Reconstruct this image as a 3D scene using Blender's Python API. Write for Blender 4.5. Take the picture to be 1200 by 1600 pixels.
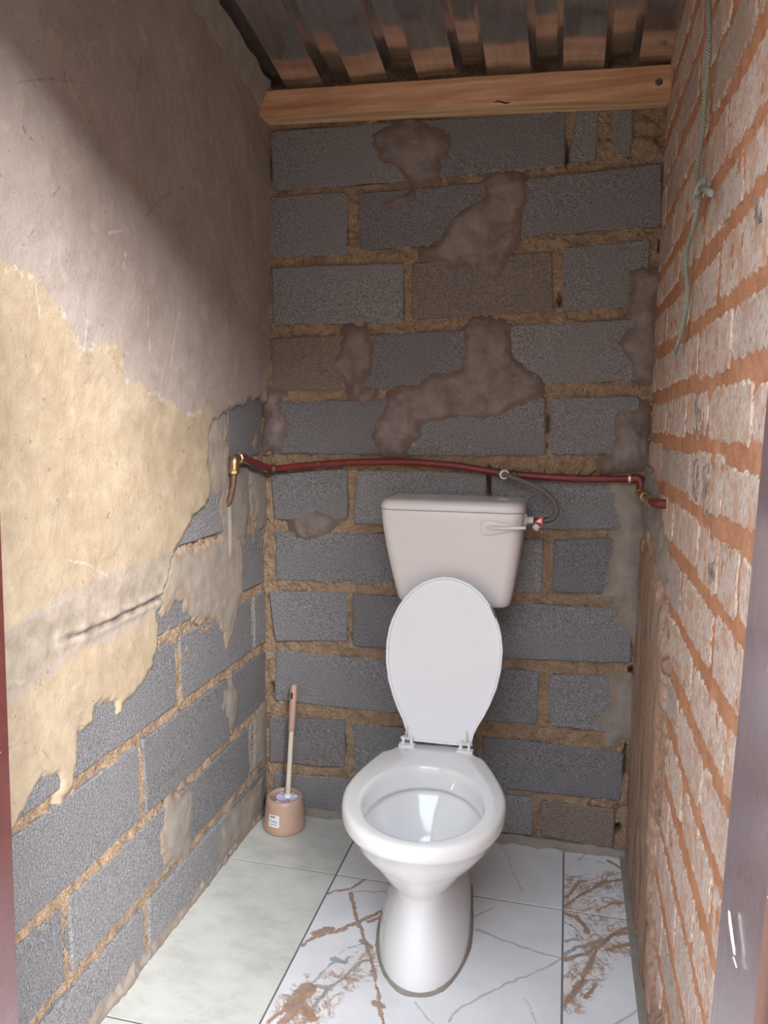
import bpy, bmesh, math, random
import numpy as np
from mathutils import Vector, Matrix, Euler

for o in list(bpy.data.objects): bpy.data.objects.remove(o)
scene = bpy.context.scene
COL = scene.collection
R = math.radians

# ------------------------------------------------------------------ camera, sky, exposure
CAM = np.array([0.92, -2.194, 1.267]); EUL = (R(83.10), R(-0.42), R(13.68)); FPX = 1177.0
cd = bpy.data.cameras.new('camera'); cam = bpy.data.objects.new('camera', cd); COL.objects.link(cam)
cam.location = CAM; cam.rotation_euler = EUL
cd.sensor_fit = 'VERTICAL'; cd.sensor_height = 24; cd.sensor_width = 18; cd.lens = 24 * FPX / 1600
cd.clip_start = 0.02
scene.camera = cam
world = bpy.data.worlds.new('overcast_sky'); scene.world = world; world.use_nodes = True
bg = world.node_tree.nodes['Background']
bg.inputs[0].default_value = (0.80, 0.905, 1.0, 1); bg.inputs[1].default_value = 1.3
SUN = bpy.data.lights.new('hazy_sun', 'SUN'); SUN.energy = 2.2; SUN.angle = R(28); SUN.color = (1.0, 0.975, 0.945)
sun = bpy.data.objects.new('hazy_sun', SUN); COL.objects.link(sun)
_d = Vector((-0.70, 0.80, -0.50))      # light travels into the room through the door, towards the left wall
sun.rotation_euler = _d.to_track_quat('-Z', 'Y').to_euler(); sun.location = (2, -5, 4)
vs = scene.view_settings
vs.view_transform = 'Standard'; vs.look = 'None'; vs.gamma = 1; vs.use_curve_mapping = False; vs.exposure = 2.50

# ------------------------------------------------------------------ measuring on the room's planes
M = np.array(Euler(EUL).to_matrix())
W = 1.14
def hit(x, y, ax, val):
    d = M @ np.array([(x - 600) / FPX, -(y - 800) / FPX, -1.0])
    return CAM + (val - CAM[ax]) / d[ax] * d
def on_back(x, y, v=0.0): p = hit(x, y, 1, v); return (p[0], p[2])
def on_left(x, y, v=0.0): p = hit(x, y, 0, v); return (p[1], p[2])
def on_right(x, y, v=W): p = hit(x, y, 0, v); return (p[1], p[2])
def on_floor(x, y, v=0.0): p = hit(x, y, 2, v); return (p[0], p[1])
def back3(u, v, w): return (u, -w, v)
def left3(u, v, w): return (w, u, v)
def right3(u, v, w): return (W - w, u, v)
def floor3(u, v, w): return (u, v, w)

# ------------------------------------------------------------------ noise
def _hash(ix, iy, seed):
    h = (ix.astype(np.int64) * 374761393 + iy.astype(np.int64) * 668265263 + seed * 982451653) & 0xffffffff
    h = ((h ^ (h >> 13)) * 1274126177) & 0xffffffff
    return ((h ^ (h >> 16)) & 0xffff) / 65535.0
def vnoise(x, y, seed=0):
    x = np.asarray(x, float); y = np.asarray(y, float)
    ix = np.floor(x); iy = np.floor(y); fx = x - ix; fy = y - iy
    fx = fx * fx * (3 - 2 * fx); fy = fy * fy * (3 - 2 * fy)
    a = _hash(ix, iy, seed); b = _hash(ix + 1, iy, seed); c = _hash(ix, iy + 1, seed); d = _hash(ix + 1, iy + 1, seed)
    return (a + (b - a) * fx) * (1 - fy) + (c + (d - c) * fx) * fy - 0.5
def fbm(x, y, scale, octv=3, seed=0, gain=0.5):
    t = 0; a = 1.0
    for k in range(octv):
        t = t + a * vnoise(x * scale, y * scale, seed + k * 17); a *= gain; scale *= 2.07
    return t
def sdist(U, V, poly):
    """signed distance to a polygon, positive inside"""
    P = np.asarray(poly, float); n = len(P); d2 = np.full(U.shape, 1e9); ins = np.zeros(U.shape, bool)
    for i in range(n):
        a = P[i]; b = P[(i + 1) % n]; e = b - a
        wx = U - a[0]; wy = V - a[1]
        t = np.clip((wx * e[0] + wy * e[1]) / (e @ e + 1e-12), 0, 1)
        d2 = np.minimum(d2, (wx - t * e[0]) ** 2 + (wy - t * e[1]) ** 2)
        c = ((a[1] > V) != (b[1] > V)) & (U < (b[0] - a[0]) * (V - a[1]) / (b[1] - a[1] + 1e-12) + a[0])
        ins ^= c
    return np.where(ins, 1, -1) * np.sqrt(d2)
def pdist(U, V, line):
    P = np.asarray(line, float); d2 = np.full(U.shape, 1e9)
    for a, b in zip(P[:-1], P[1:]):
        e = b - a; wx = U - a[0]; wy = V - a[1]
        t = np.clip((wx * e[0] + wy * e[1]) / (e @ e + 1e-12), 0, 1)
        d2 = np.minimum(d2, (wx - t * e[0]) ** 2 + (wy - t * e[1]) ** 2)
    return np.sqrt(d2)
def sstep(a, b, x): t = np.clip((x - a) / (b - a), 0, 1); return t * t * (3 - 2 * t)

# ------------------------------------------------------------------ objects
def empty(name, label, cat, loc=(0, 0, 0), rotz=0, group=None):
    o = bpy.data.objects.new(name, None); COL.objects.link(o); o.location = loc; o.rotation_euler = (0, 0, rotz)
    o.empty_display_size = 0.05
    tag(o, label, cat, group); return o
def tag(o, label=None, cat=None, group=None, kind=None):
    for k, v in (('label', label), ('category', cat), ('group', group), ('kind', kind)):
        if v: o[k] = v
    return o
def obj(name, verts, faces, mat, parent=None, smooth=False, attrs=None, fix=True, world=True, angle=None):
    me = bpy.data.meshes.new(name)
    v = np.asarray(verts, float)
    if parent is not None and world:                      # vertices given in room coordinates
        Mi = np.array(parent.matrix_basis.inverted())
        p = parent.parent
        if p is not None: Mi = Mi @ np.array(p.matrix_basis.inverted())
        v = v @ Mi[:3, :3].T + Mi[:3, 3]
    me.from_pydata(v.tolist() if len(v) < 3000 else v, [], faces)
    if attrs:
        for k, a in attrs.items():
            at = me.attributes.new(k, 'FLOAT', 'POINT'); at.data.foreach_set('value', np.asarray(a, np.float32).ravel())
    if fix:
        bm = bmesh.new(); bm.from_mesh(me); bmesh.ops.recalc_face_normals(bm, faces=bm.faces); bm.to_mesh(me); bm.free()
    if smooth:
        me.polygons.foreach_set('use_smooth', [True] * len(me.polygons))
        if angle: me.set_sharp_from_angle(angle=R(angle))
    me.materials.append(mat)
    o = bpy.data.objects.new(name, me); COL.objects.link(o)
    if parent is not None: o.parent = parent
    return o

class MB:
    """collects shapes for one mesh"""
    def __init__(s): s.v = []; s.f = []
    def add(s, v, f):
        n = len(s.v); s.v += [tuple(map(float, p)) for p in v]; s.f += [tuple(i + n for i in q) for q in f]; return s
    def box(s, a, b):
        (x0, y0, z0), (x1, y1, z1) = a, b
        return s.add([(x0,y0,z0),(x1,y0,z0),(x1,y1,z0),(x0,y1,z0),(x0,y0,z1),(x1,y0,z1),(x1,y1,z1),(x0,y1,z1)],
                     [(3,2,1,0),(4,5,6,7),(0,1,5,4),(1,2,6,5),(2,3,7,6),(3,0,4,7)])
    def rings(s, rings, cap0=True, cap1=True):
        n = len(rings[0]); v = [p for r in rings for p in r]; f = []
        for k in range(len(rings) - 1):
            for i in range(n):
                j = (i + 1) % n; f.append((k*n+i, k*n+j, (k+1)*n+j, (k+1)*n+i))
        if cap0: f.append(tuple(range(n))[::-1])
        if cap1: f.append(tuple((len(rings)-1)*n + i for i in range(n)))
        return s.add(v, f)
    def tube(s, pts, r, n=12, caps=True):
        P = [Vector(p) for p in pts]; rr = r if hasattr(r, '__len__') else [r] * len(P)
        T = [(P[min(i+1, len(P)-1)] - P[max(i-1, 0)]).normalized() for i in range(len(P))]
        up = Vector((0, 0, 1)) if abs(T[0].z) < .9 else Vector((1, 0, 0))
        a = T[0].cross(up).normalized(); rings = []
        for i, p in enumerate(P):
            a = (a - a.dot(T[i]) * T[i]).normalized(); b = T[i].cross(a)
            rings.append([p + rr[i] * (math.cos(2*math.pi*k/n) * a + math.sin(2*math.pi*k/n) * b) for k in range(n)])
        return s.rings(rings, caps, caps)
    def lathe(s, prof, c, n=40, axis=(0, 0, 1), cap0=True, cap1=True):
        q = Vector((0, 0, 1)).rotation_difference(Vector(axis)); c = Vector(c)
        rings = [[c + q @ Vector((r * math.cos(2*math.pi*k/n), r * math.sin(2*math.pi*k/n), z)) for k in range(n)] for r, z in prof]
        return s.rings(rings, cap0, cap1)
    def obj(s, name, mat, parent=None, smooth=False, angle=None, **k): return obj(name, s.v, s.f, mat, parent, smooth, angle=angle, **k)

def spline(pts, n=8):
    P = [Vector(p) for p in pts]; P = [P[0] * 2 - P[1]] + P + [P[-1] * 2 - P[-2]]; out = []
    for i in range(1, len(P) - 2):
        a, b, c, d = P[i-1:i+3]
        for k in range(n):
            t = k / n
            out.append(0.5 * ((2*b) + (c-a)*t + (2*a-5*b+4*c-d)*t*t + (3*b-a-3*c+d)*t**3))
    out.append(P[-2]); return out

def grid_faces(nu, nv, keep=None, flip=False):
    i, j = np.meshgrid(np.arange(nu - 1), np.arange(nv - 1), indexing='ij')
    a = (i * nv + j); q = np.stack([a, a + nv, a + nv + 1, a + 1], -1)
    if keep is not None: q = q[keep]
    q = q.reshape(-1, 4)
    return q[:, ::-1] if flip else q
def compact(V, F, attrs=None):
    used = np.unique(F); mp = np.full(len(V), -1); mp[used] = np.arange(len(used))
    return V[used], mp[F], ({k: a[used] for k, a in attrs.items()} if attrs else None)

# ------------------------------------------------------------------ materials
class NT:
    def __init__(s, name):
        s.m = bpy.data.materials.new(name); s.m.use_nodes = True; s.t = s.m.node_tree; s.b = s.t.nodes['Principled BSDF']
        tc = s.t.nodes.new('ShaderNodeTexCoord'); s.co = tc.outputs['Object']
    def n(s, typ, **kw):
        nd = s.t.nodes.new(typ)
        for k, v in kw.items(): setattr(nd, k, v)
        return nd
    def put(s, sock, v):
        if isinstance(v, bpy.types.NodeSocket): s.t.links.new(v, sock)
        elif isinstance(v, tuple) and len(v) == 3 and sock.type == 'RGBA': sock.default_value = (*v, 1)
        else: sock.default_value = v
    def noise(s, scale, detail=4, rough=.55, vec=None, dist=0):
        nd = s.n('ShaderNodeTexNoise'); s.put(nd.inputs['Vector'], vec or s.co)
        nd.inputs['Scale'].default_value = scale; nd.inputs['Detail'].default_value = detail; nd.inputs['Roughness'].default_value = rough; nd.inputs['Distortion'].default_value = dist
        return nd.outputs['Fac']
    def voro(s, scale, feature='F1', vec=None):
        nd = s.n('ShaderNodeTexVoronoi', feature=feature); s.put(nd.inputs['Vector'], vec or s.co); nd.inputs['Scale'].default_value = scale
        return nd.outputs['Distance']
    def mapping(s, scale=(1,1,1), rot=(0,0,0), vec=None):
        nd = s.n('ShaderNodeMapping'); s.put(nd.inputs['Vector'], vec or s.co); nd.inputs['Scale'].default_value = scale; nd.inputs['Rotation'].default_value = rot
        return nd.outputs['Vector']
    def ramp(s, fac, stops):
        nd = s.n('ShaderNodeValToRGB'); s.put(nd.inputs['Fac'], fac); e = nd.color_ramp.elements
        while len(e) < len(stops): e.new(0.5)
        for el, (p, c) in zip(e, stops):
            el.position = p; el.color = (*c, 1) if isinstance(c, tuple) else (c, c, c, 1)
        return nd.outputs['Color']
    def mix(s, fac, a, b, mode='MIX'):
        nd = s.n('ShaderNodeMix', data_type='RGBA', blend_type=mode); s.put(nd.inputs[0], fac); s.put(nd.inputs[6], a); s.put(nd.inputs[7], b)
        return nd.outputs[2]
    def math(s, op, a, b=0.0, c=None):
        nd = s.n('ShaderNodeMath', operation=op); s.put(nd.inputs[0], a); s.put(nd.inputs[1], b)
        if c is not None: s.put(nd.inputs[2], c)
        return nd.outputs[0]
    def mul(s, a, b): return s.math('MULTIPLY', a, b)
    def addv(s, a, b): return s.math('ADD', a, b)
    def attr(s, name): nd = s.n('ShaderNodeAttribute', attribute_name=name); return nd.outputs['Fac']
    def info(s): nd = s.n('ShaderNodeObjectInfo'); return nd
    def bump(s, h, strength=.5, dist=.002):
        nd = s.n('ShaderNodeBump'); s.put(nd.inputs['Height'], h); nd.inputs['Strength'].default_value = strength; nd.inputs['Distance'].default_value = dist
        s.t.links.new(nd.outputs[0], s.b.inputs['Normal']); return s
    def set(s, color=None, rough=None, metal=None, spec=None, coat=None):
        for k, v in (('Base Color', color), ('Roughness', rough), ('Metallic', metal), ('Specular IOR Level', spec), ('Coat Weight', coat)):
            if v is not None: s.put(s.b.inputs[k], v)
        return s

def plain(name, c, rough=.5, metal=0, var=.06, scale=60, coat=None, bump=None):
    t = NT(name); f = t.noise(scale, 3)
    dk = tuple(x * (1 - var) for x in c); lt = tuple(min(1, x * (1 + var)) for x in c)
    t.set(t.ramp(f, [(.3, dk), (.7, lt)]), rough, metal, coat=coat)
    if bump: t.bump(f, *bump)
    return t.m

def m_block():
    t = NT('concrete_block'); inf = t.info()
    sep = t.n('ShaderNodeSeparateColor'); t.t.links.new(inf.outputs['Color'], sep.inputs[0])
    fine = t.noise(270, 3, .75); big = t.noise(9, 4, .6); mid = t.noise(60, 4, .6)
    base = t.ramp(fine, [(.34, (.055, .053, .057)), (.44, (.20, .195, .205)), (.58, (.285, .278, .288)), (.70, (.50, .49, .49))])
    base = t.mix(t.mul(big, .35), base, (.17, .166, .176), 'MIX')
    # brightness differs from block to block
    rnd = t.addv(t.mul(inf.outputs['Random'], .34), .84)
    hsv = t.n('ShaderNodeHueSaturation'); t.put(hsv.inputs['Color'], base); t.put(hsv.inputs['Value'], rnd); base = hsv.outputs[0]
    st = t.ramp(t.addv(t.mul(t.noise(14, 5, .65), .9), t.addv(t.mul(sep.outputs[0], .55), -.32)), [(.36, 0.0), (.60, 1.0)])
    base = t.mix(t.mul(st, .78), base, t.ramp(fine, [(.3, (.11, .08, .062)), (.5, (.235, .17, .13)), (.7, (.36, .27, .21))]))
    pores = t.voro(170)
    t.set(base, .92, spec=.15)
    t.bump(t.addv(fine, t.addv(t.mul(mid, .8), t.mul(pores, .6))), .75, .004); return t.m
def m_mortar():
    t = NT('sandy_mortar'); f = t.noise(260, 4, .7); g = t.noise(22, 4, .6)
    c = t.ramp(f, [(.32, (.13, .08, .05)), (.42, (.43, .295, .195)), (.56, (.58, .42, .295)), (.72, (.74, .59, .45))])
    c = t.mix(t.ramp(g, [(.46, 0.0), (.74, .7)]), c, (.29, .21, .16))
    gr = t.attr('grey'); c = t.mix(gr, c, t.ramp(f, [(.3, (.12, .10, .09)), (.7, (.27, .225, .20))]))
    t.set(c, .95, spec=.1); t.bump(t.addv(f, t.mul(t.noise(95, 3), 1.4)), 1.0, .008); return t.m
def m_cement(name, dark, lite):
    t = NT(name); f = t.noise(18, 5, .6); g = t.noise(240, 3, .6)
    ed = t.attr('edge')
    c = t.ramp(t.addv(t.mul(f, .8), t.mul(g, .2)), [(.32, dark), (.66, lite)])
    c = t.mix(t.mul(ed, .75), c, tuple(x * y for x, y in zip(dark, (1.15, 1.0, .86))))
    t.set(c, .8, spec=.25); t.bump(t.addv(t.mul(f, 1.0), t.mul(g, .25)), .35, .004); return t.m
def m_plaster():
    t = NT('plaster'); big = t.noise(3.2, 5, .62); mid = t.noise(22, 5, .6); fine = t.noise(220, 3, .6)
    streak = t.noise(1, 4, .6, vec=t.mapping((40, 40, 4)))
    upper = t.ramp(big, [(.30, (.30, .245, .225)), (.55, (.37, .31, .283)), (.75, (.44, .375, .342))])
    lower = t.ramp(t.addv(t.mul(big, .6), t.mul(mid, .4)), [(.32, (.32, .245, .165)), (.52, (.41, .325, .23)), (.70, (.50, .415, .31))])
    grey = t.ramp(mid, [(.32, (.29, .24, .19)), (.62, (.39, .33, .27))])
    y = t.ramp(t.addv(t.attr('yellow'), t.mul(t.addv(mid, -.5), .55)), [(.42, 0.0), (.56, 1.0)])
    c = t.mix(y, upper, lower)
    c = t.mix(t.ramp(t.addv(t.attr('greyish'), t.mul(t.addv(mid, -.5), .5)), [(.36, 0.0), (.62, 1.0)]), c, grey)
    c = t.mix(t.mul(t.ramp(streak, [(.55, 0.0), (.75, 1.0)]), .10), c, (.50, .44, .39))
    fl = t.ramp(t.addv(t.attr('flake'), t.mul(t.addv(t.noise(45, 5, .7), -.5), 1.3)), [(.62, 0.0), (.70, 1.0)])
    c = t.mix(t.mul(fl, .55), c, (.56, .51, .47))
    specks = t.ramp(t.noise(55, 2, .5), [(.26, 1.0), (.285, 0.0)])
    c = t.mix(t.mul(specks, .55), c, (.14, .10, .09))
    wob = t.mul(t.addv(t.noise(60, 3), -.5), .35)
    c = t.mix(t.mul(t.ramp(t.addv(t.attr('scratch'), wob), [(.84, 0.0), (.97, 1.0)]), .55), c, (.10, .08, .075))
    c = t.mix(t.mul(t.ramp(t.addv(t.attr('pale'), wob), [(.78, 0.0), (.95, 1.0)]), .6), c, (.62, .55, .47))
    c = t.mix(t.mul(t.attr('groove'), .8), c, (.10, .07, .085))
    blot = t.noise(11, 6, .7, dist=.6); c = t.mix(t.mul(t.ramp(blot, [(.50, 0.0), (.68, 1.0)]), .30), c, (.24, .185, .145))
    lt = t.noise(17, 6, .7, dist=1.0); c = t.mix(t.mul(t.ramp(lt, [(.56, 0.0), (.72, 1.0)]), .30), c, (.60, .53, .45))
    hair = t.math('ABSOLUTE', t.addv(t.noise(6, 5, .6, dist=.8), -.5)); c = t.mix(t.mul(t.ramp(hair, [(.0, 1.0), (.004, 0.0)]), t.mul(t.ramp(t.noise(3, 2), [(.52, 0.0), (.62, 1.0)]), .5)), c, (.12, .09, .07))
    t.set(c, .82, spec=.22); t.bump(t.addv(t.mul(mid, 1.0), t.addv(t.mul(fine, .3), t.mul(lt, .8))), .5, .006); return t.m
def m_brick():
    t = NT('clay_brick'); inf = t.info()
    pits = t.noise(1, 4, .7, vec=t.mapping((210, 210, 85))); blot = t.noise(26, 4, .6); grain = t.noise(420, 2)
    c = t.ramp(pits, [(.31, (.17, .10, .08)), (.39, (.42, .305, .255)), (.50, (.62, .49, .425)), (.66, (.74, .64, .575))])
    smear = t.ramp(t.addv(t.mul(blot, 1.0), t.mul(pits, .25)), [(.60, 0.0), (.74, 1.0)])
    c = t.mix(t.mul(smear, .75), c, (.50, .29, .19))
    g = t.ramp(t.addv(inf.outputs['Random'], t.mul(t.addv(t.noise(6, 3), -.5), .9)), [(.60, 0.0), (1.0, .60)])
    c = t.mix(g, c, t.ramp(pits, [(.32, (.14, .11, .095)), (.5, (.39, .34, .305))]))
    t.set(c, .9, spec=.15); t.bump(t.addv(pits, t.mul(grain, .2)), .85, .004); return t.m
def m_redmortar():
    t = NT('orange_mortar'); f = t.noise(180, 4, .65); g = t.noise(14, 4, .6)
    c = t.ramp(t.addv(t.mul(f, .5), t.mul(g, .5)), [(.30, (.31, .14, .075)), (.50, (.45, .22, .125)), (.70, (.54, .30, .185))])
    t.set(c, .93, spec=.12); t.bump(f, .5, .004); return t.m
def m_streak():
    t = NT('streaked_render')
    v = t.mapping((26, 26, 3.0)); s1 = t.noise(1, 5, .62, vec=v, dist=1.2); fine = t.noise(1, 3, .6, vec=t.mapping((240, 240, 60)))
    c = t.ramp(s1, [(.28, (.13, .095, .075)), (.40, (.26, .17, .125)), (.50, (.35, .21, .145)), (.60, (.39, .29, .23)), (.74, (.40, .35, .31))])
    c = t.mix(t.mul(t.ramp(fine, [(.3, 1.0), (.5, 0.0)]), .35), c, (.2, .14, .11))
    t.set(c, .85, spec=.2); t.bump(t.addv(s1, t.mul(fine, .4)), .45, .004); return t.m
def m_wood():
    t = NT('pine_timber')
    v = t.mapping((1.6, 26, 26)); rings = t.noise(1.0, 5, .55, vec=v, dist=1.6); fine = t.noise(1, 3, .6, vec=t.mapping((12, 420, 420)))
    c = t.ramp(t.addv(t.mul(rings, .8), t.mul(fine, .2)), [(.30, (.32, .15, .08)), (.46, (.53, .29, .165)), (.58, (.65, .385, .235)), (.72, (.74, .50, .32))])
    blot = t.noise(7, 4, .6); c = t.mix(t.ramp(blot, [(.55, 0.0), (.75, .45)]), c, (.40, .19, .10))
    t.set(c, .6, spec=.3); t.bump(fine, .25, .002); return t.m
def m_wood_end():
    t = NT('pine_edge_grain')
    v = t.mapping((.8, 90, 60)); rings = t.noise(1.0, 3, .5, vec=v, dist=.6)
    t.set(t.ramp(rings, [(.35, (.46, .26, .13)), (.5, (.70, .46, .26)), (.65, (.80, .60, .38))]), .6, spec=.3); return t.m
def m_roof():
    t = NT('galvanised_sheet')
    sp = t.noise(90, 3, .6); st = t.noise(1, 4, .6, vec=t.mapping((60, 3, 60))); big = t.noise(5, 4)
    c = t.ramp(st, [(.3, (.58, .58, .60)), (.7, (.78, .78, .80))])
    dust = t.ramp(t.noise(170, 3, .7), [(.68, 0.0), (.74, 1.0)])
    scr = t.ramp(t.noise(1, 2, .5, vec=t.mapping((300, 25, 80), (0, 0, .5))), [(.70, 0.0), (.74, 1.0)])
    c = t.mix(t.mul(t.addv(dust, scr), .4), c, (.75, .72, .68))
    t.set(c, t.addv(.05, t.mul(big, .18)), .95); t.bump(t.addv(t.noise(9, 2), t.mul(sp, .04)), .07, .006); return t.m
def m_marble():
    t = NT('marble_tile'); n1 = t.noise(90, 4, .65); n2 = t.noise(30, 4, .6); cl = t.noise(5, 4, .6)
    base = t.ramp(cl, [(.35, (.66, .66, .69)), (.65, (.76, .76, .785))])
    warm = t.ramp(t.addv(t.attr('warm'), t.mul(t.addv(n2, -.5), .8)), [(.4, 0.0), (.95, 1.0)])
    base = t.mix(t.mul(warm, .8), base, (.72, .56, .43))
    j = t.addv(t.addv(t.mul(t.addv(n1, -.5), 1.5), t.mul(t.addv(t.noise(240, 3, .6), -.5), .8)), t.mul(t.addv(n2, -.5), 1.6))
    b = t.ramp(t.addv(t.attr('vein_brown'), t.mul(j, .50)), [(.47, 0.0), (.60, 1.0)])
    g = t.ramp(t.addv(t.attr('vein_grey'), t.mul(j, .6)), [(.48, 0.0), (.72, 1.0)])
    thin = t.ramp(t.addv(t.attr('vein_tan'), t.mul(j, .12)), [(.40, 0.0), (.70, 1.0)])
    bandm = t.ramp(t.addv(t.attr('warm'), t.mul(t.addv(n2, -.5), .5)), [(.22, 0.0), (.42, 1.0)])
    wn = t.noise(9, 6, .62, dist=2.4); wg = t.noise(12, 6, .62, vec=t.mapping((1, 1, 1), (0, 0, .8)), dist=2.0)
    b2 = t.mul(t.ramp(wn, [(.40, 0.0), (.43, 1.0), (.47, 1.0), (.50, 0.0)]), bandm)
    g2 = t.mul(t.ramp(wg, [(.485, 0.0), (.497, 1.0), (.505, 1.0), (.52, 0.0)]), bandm)
    web = t.ramp(t.math('ABSOLUTE', t.addv(t.noise(16, 5, .65, dist=1.2), -.5)), [(.0, 1.0), (.022, 0.0)])
    base = t.mix(t.mul(web, t.mul(warm, .9)), base, (.30, .27, .27))
    c = t.mix(t.mul(thin, .7), base, (.42, .34, .29))
    c = t.mix(t.mul(g, .8), c, t.ramp(n2, [(.35, (.15, .17, .20)), (.65, (.33, .33, .35))]))
    c = t.mix(t.mul(b, .85), c, t.ramp(n2, [(.35, (.24, .125, .075)), (.65, (.42, .25, .16))]))
    c = t.mix(t.mul(b2, .75), c, t.ramp(n1, [(.35, (.30, .165, .10)), (.65, (.50, .32, .22))])); c = t.mix(t.mul(g2, .8), c, (.20, .205, .225))
    t.set(c, .16, spec=.5); return t.m
def m_greytile():
    t = NT('grey_stone_tile'); a = t.noise(7, 6, .65); b = t.noise(1, 5, .65, vec=t.mapping((10, 26, 10))); f = t.noise(150, 3)
    c = t.ramp(t.addv(t.mul(a, .55), t.addv(t.mul(b, .35), t.mul(f, .10))), [(.33, (.43, .43, .405)), (.50, (.585, .59, .56)), (.66, (.66, .665, .64))])
    t.set(c, .35, spec=.4); return t.m
def m_paint():
    t = NT('maroon_gloss_paint'); f = t.noise(40, 4); g = t.noise(1, 3, .5, vec=t.mapping((60, 60, 6)))
    c = t.ramp(f, [(.3, (.075, .013, .012)), (.7, (.115, .022, .018))])
    sp = t.ramp(t.noise(120, 2), [(.76, 0.0), (.78, 1.0)])
    c = t.mix(t.mul(sp, .8), c, (.75, .68, .6))
    t.set(c, t.addv(.20, t.mul(g, .18)), 0, .8, coat=1.0); t.b.inputs['Coat Roughness'].default_value = .16; t.b.inputs['Coat IOR'].default_value = 2.3; t.b.inputs['Sheen Weight'].default_value = .24; t.b.inputs['Sheen Roughness'].default_value = .35; t.b.inputs['Sheen Tint'].default_value = (.92, .90, 1.0, 1)
    t.bump(g, .12, .002); return t.m
def m_soil():
    t = NT('dry_soil'); f = t.noise(6, 6, .65); t.set(t.ramp(f, [(.3, (.20, .14, .10)), (.7, (.30, .22, .16))]), .95); t.bump(f, .5, .02); return t.m

BLOCK = m_block(); MORTAR = m_mortar(); CEMENT = m_cement('fresh_cement', (.13, .102, .092), (.275, .232, .222))
CEMENT_P = m_cement('pale_cement', (.225, .195, .172), (.32, .285, .258))
CEMENT_L = m_cement('plaster_mortar', (.27, .23, .195), (.37, .32, .275)); PLASTER = m_plaster(); BRICK = m_brick(); REDM = m_redmortar(); STREAK = m_streak(); WOOD = m_wood(); WOOD_E = m_wood_end()
ROOF = m_roof(); MARBLE = m_marble(); GREYT = m_greytile(); PAINT = m_paint(); SOIL = m_soil()
CERAMIC = plain('white_ceramic', (.77, .77, .785), .07, var=.015, scale=8, coat=.4)
LIDW = plain('white_plastic', (.80, .825, .885), .32, var=.015, scale=12)
TANKW = plain('cistern_plastic', (.73, .70, .705), .30, var=.02, scale=6)
BEIGE = plain('beige_plastic', (.49, .325, .25), .32, var=.04, scale=20)
ROD = plain('cream_plastic', (.66, .60, .50), .35, var=.03)
BRISTLE = plain('lilac_bristle', (.62, .62, .82), .6, var=.15, scale=300)
PIPE = plain('red_pipe', (.165, .022, .020), .42, var=.18, scale=35)
BRASS = plain('brass', (.58, .43, .22), .36, 1.0, var=.25, scale=90)
COPPER = plain('weathered_copper', (.21, .125, .085), .5, .6, var=.3, scale=70)
HOSE = plain('braided_hose', (.16, .145, .14), .55, .2, var=.35, scale=900, bump=(.6, .002))
WHITEP = plain('white_fitting', (.82, .82, .84), .3, var=.02)
REDP = plain('red_handle', (.55, .02, .03), .3, var=.08)
STEELD = plain('dark_fitting', (.12, .11, .09), .45, .7, var=.3)
ROPE = plain('green_grey_rope', (.26, .285, .25), .85, var=.3, scale=500, bump=(.7, .001))
GROUT = plain('tile_grout', (.15, .147, .145), .9, var=.1, scale=200)
STICK = plain('sticker_paper', (.80, .79, .80), .5, var=.02)
INK = plain('sticker_ink', (.06, .06, .07), .6, var=.1)
INKG = plain('sticker_ink_grey', (.30, .33, .38), .6, var=.1)
OUTW = plain('outer_render', (.42, .33, .27), .9, var=.1, scale=6)
WATER = plain('bowl_water', (.74, .77, .76), .03, var=.01)
CHIP = plain('chipped_primer', (.80, .72, .66), .7, var=.08, scale=200)
def m_tar():
    t = NT('sooty_brick'); f = t.noise(1, 4, .7, vec=t.mapping((190, 190, 40)))
    t.set(t.ramp(f, [(.38, (.07, .07, .075)), (.47, (.20, .165, .15)), (.55, (.46, .34, .285))]), .85); t.bump(f, .6, .003); return t.m
TAR = m_tar()
DARKG = plain('dark_gap', (.02, .018, .017), .95)

# ------------------------------------------------------------------ pieces
rng = random.Random(4)
def piece(quad, to3, proud, depth, seed, seg=.03, jit=.0016, bev=.004, cut=.006, tilt=.002):
    """one block or brick: irregular rounded outline, bevelled front edge, a body that goes back into the wall"""
    r = random.Random(seed); Q = [np.array(q, float) for q in quad]; pts = []
    for i in range(4):
        a, b = Q[i], Q[(i + 1) % 4]; L = np.linalg.norm(b - a); e = (b - a) / L; nrm = np.array([-e[1], e[0]])
        c0 = cut * r.uniform(.5, 1.7); c1 = cut * r.uniform(.5, 1.7); k = max(2, int(L / seg))
        for j in range(k + 1):
            s = c0 + (L - c0 - c1) * j / k
            pts.append(a + e * s + nrm * r.uniform(-jit, jit))
    P = np.array(pts); n = len(P); cen = P.mean(0)
    T = np.roll(P, -1, 0) - np.roll(P, 1, 0); T /= np.linalg.norm(T, axis=1)[:, None] + 1e-9
    Nn = np.stack([-T[:, 1], T[:, 0]], 1); sg = np.sign(((cen - P) * Nn).sum(1)); I = P + Nn * (sg * bev)[:, None]
    ta, tb = r.uniform(-tilt, tilt), r.uniform(-tilt, tilt); ext = np.abs(P - cen).max(0)
    def wv(p): d = (p - cen) / ext; return proud + ta * d[0] + tb * d[1]
    rings = [[to3(p[0], p[1], -depth) for p in P], [to3(p[0], p[1], wv(p) - bev * .8 + r.uniform(-.0006, .0006)) for p in P],
             [to3(p[0], p[1], wv(p)) for p in I]]
    return MB().rings(rings)
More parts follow.
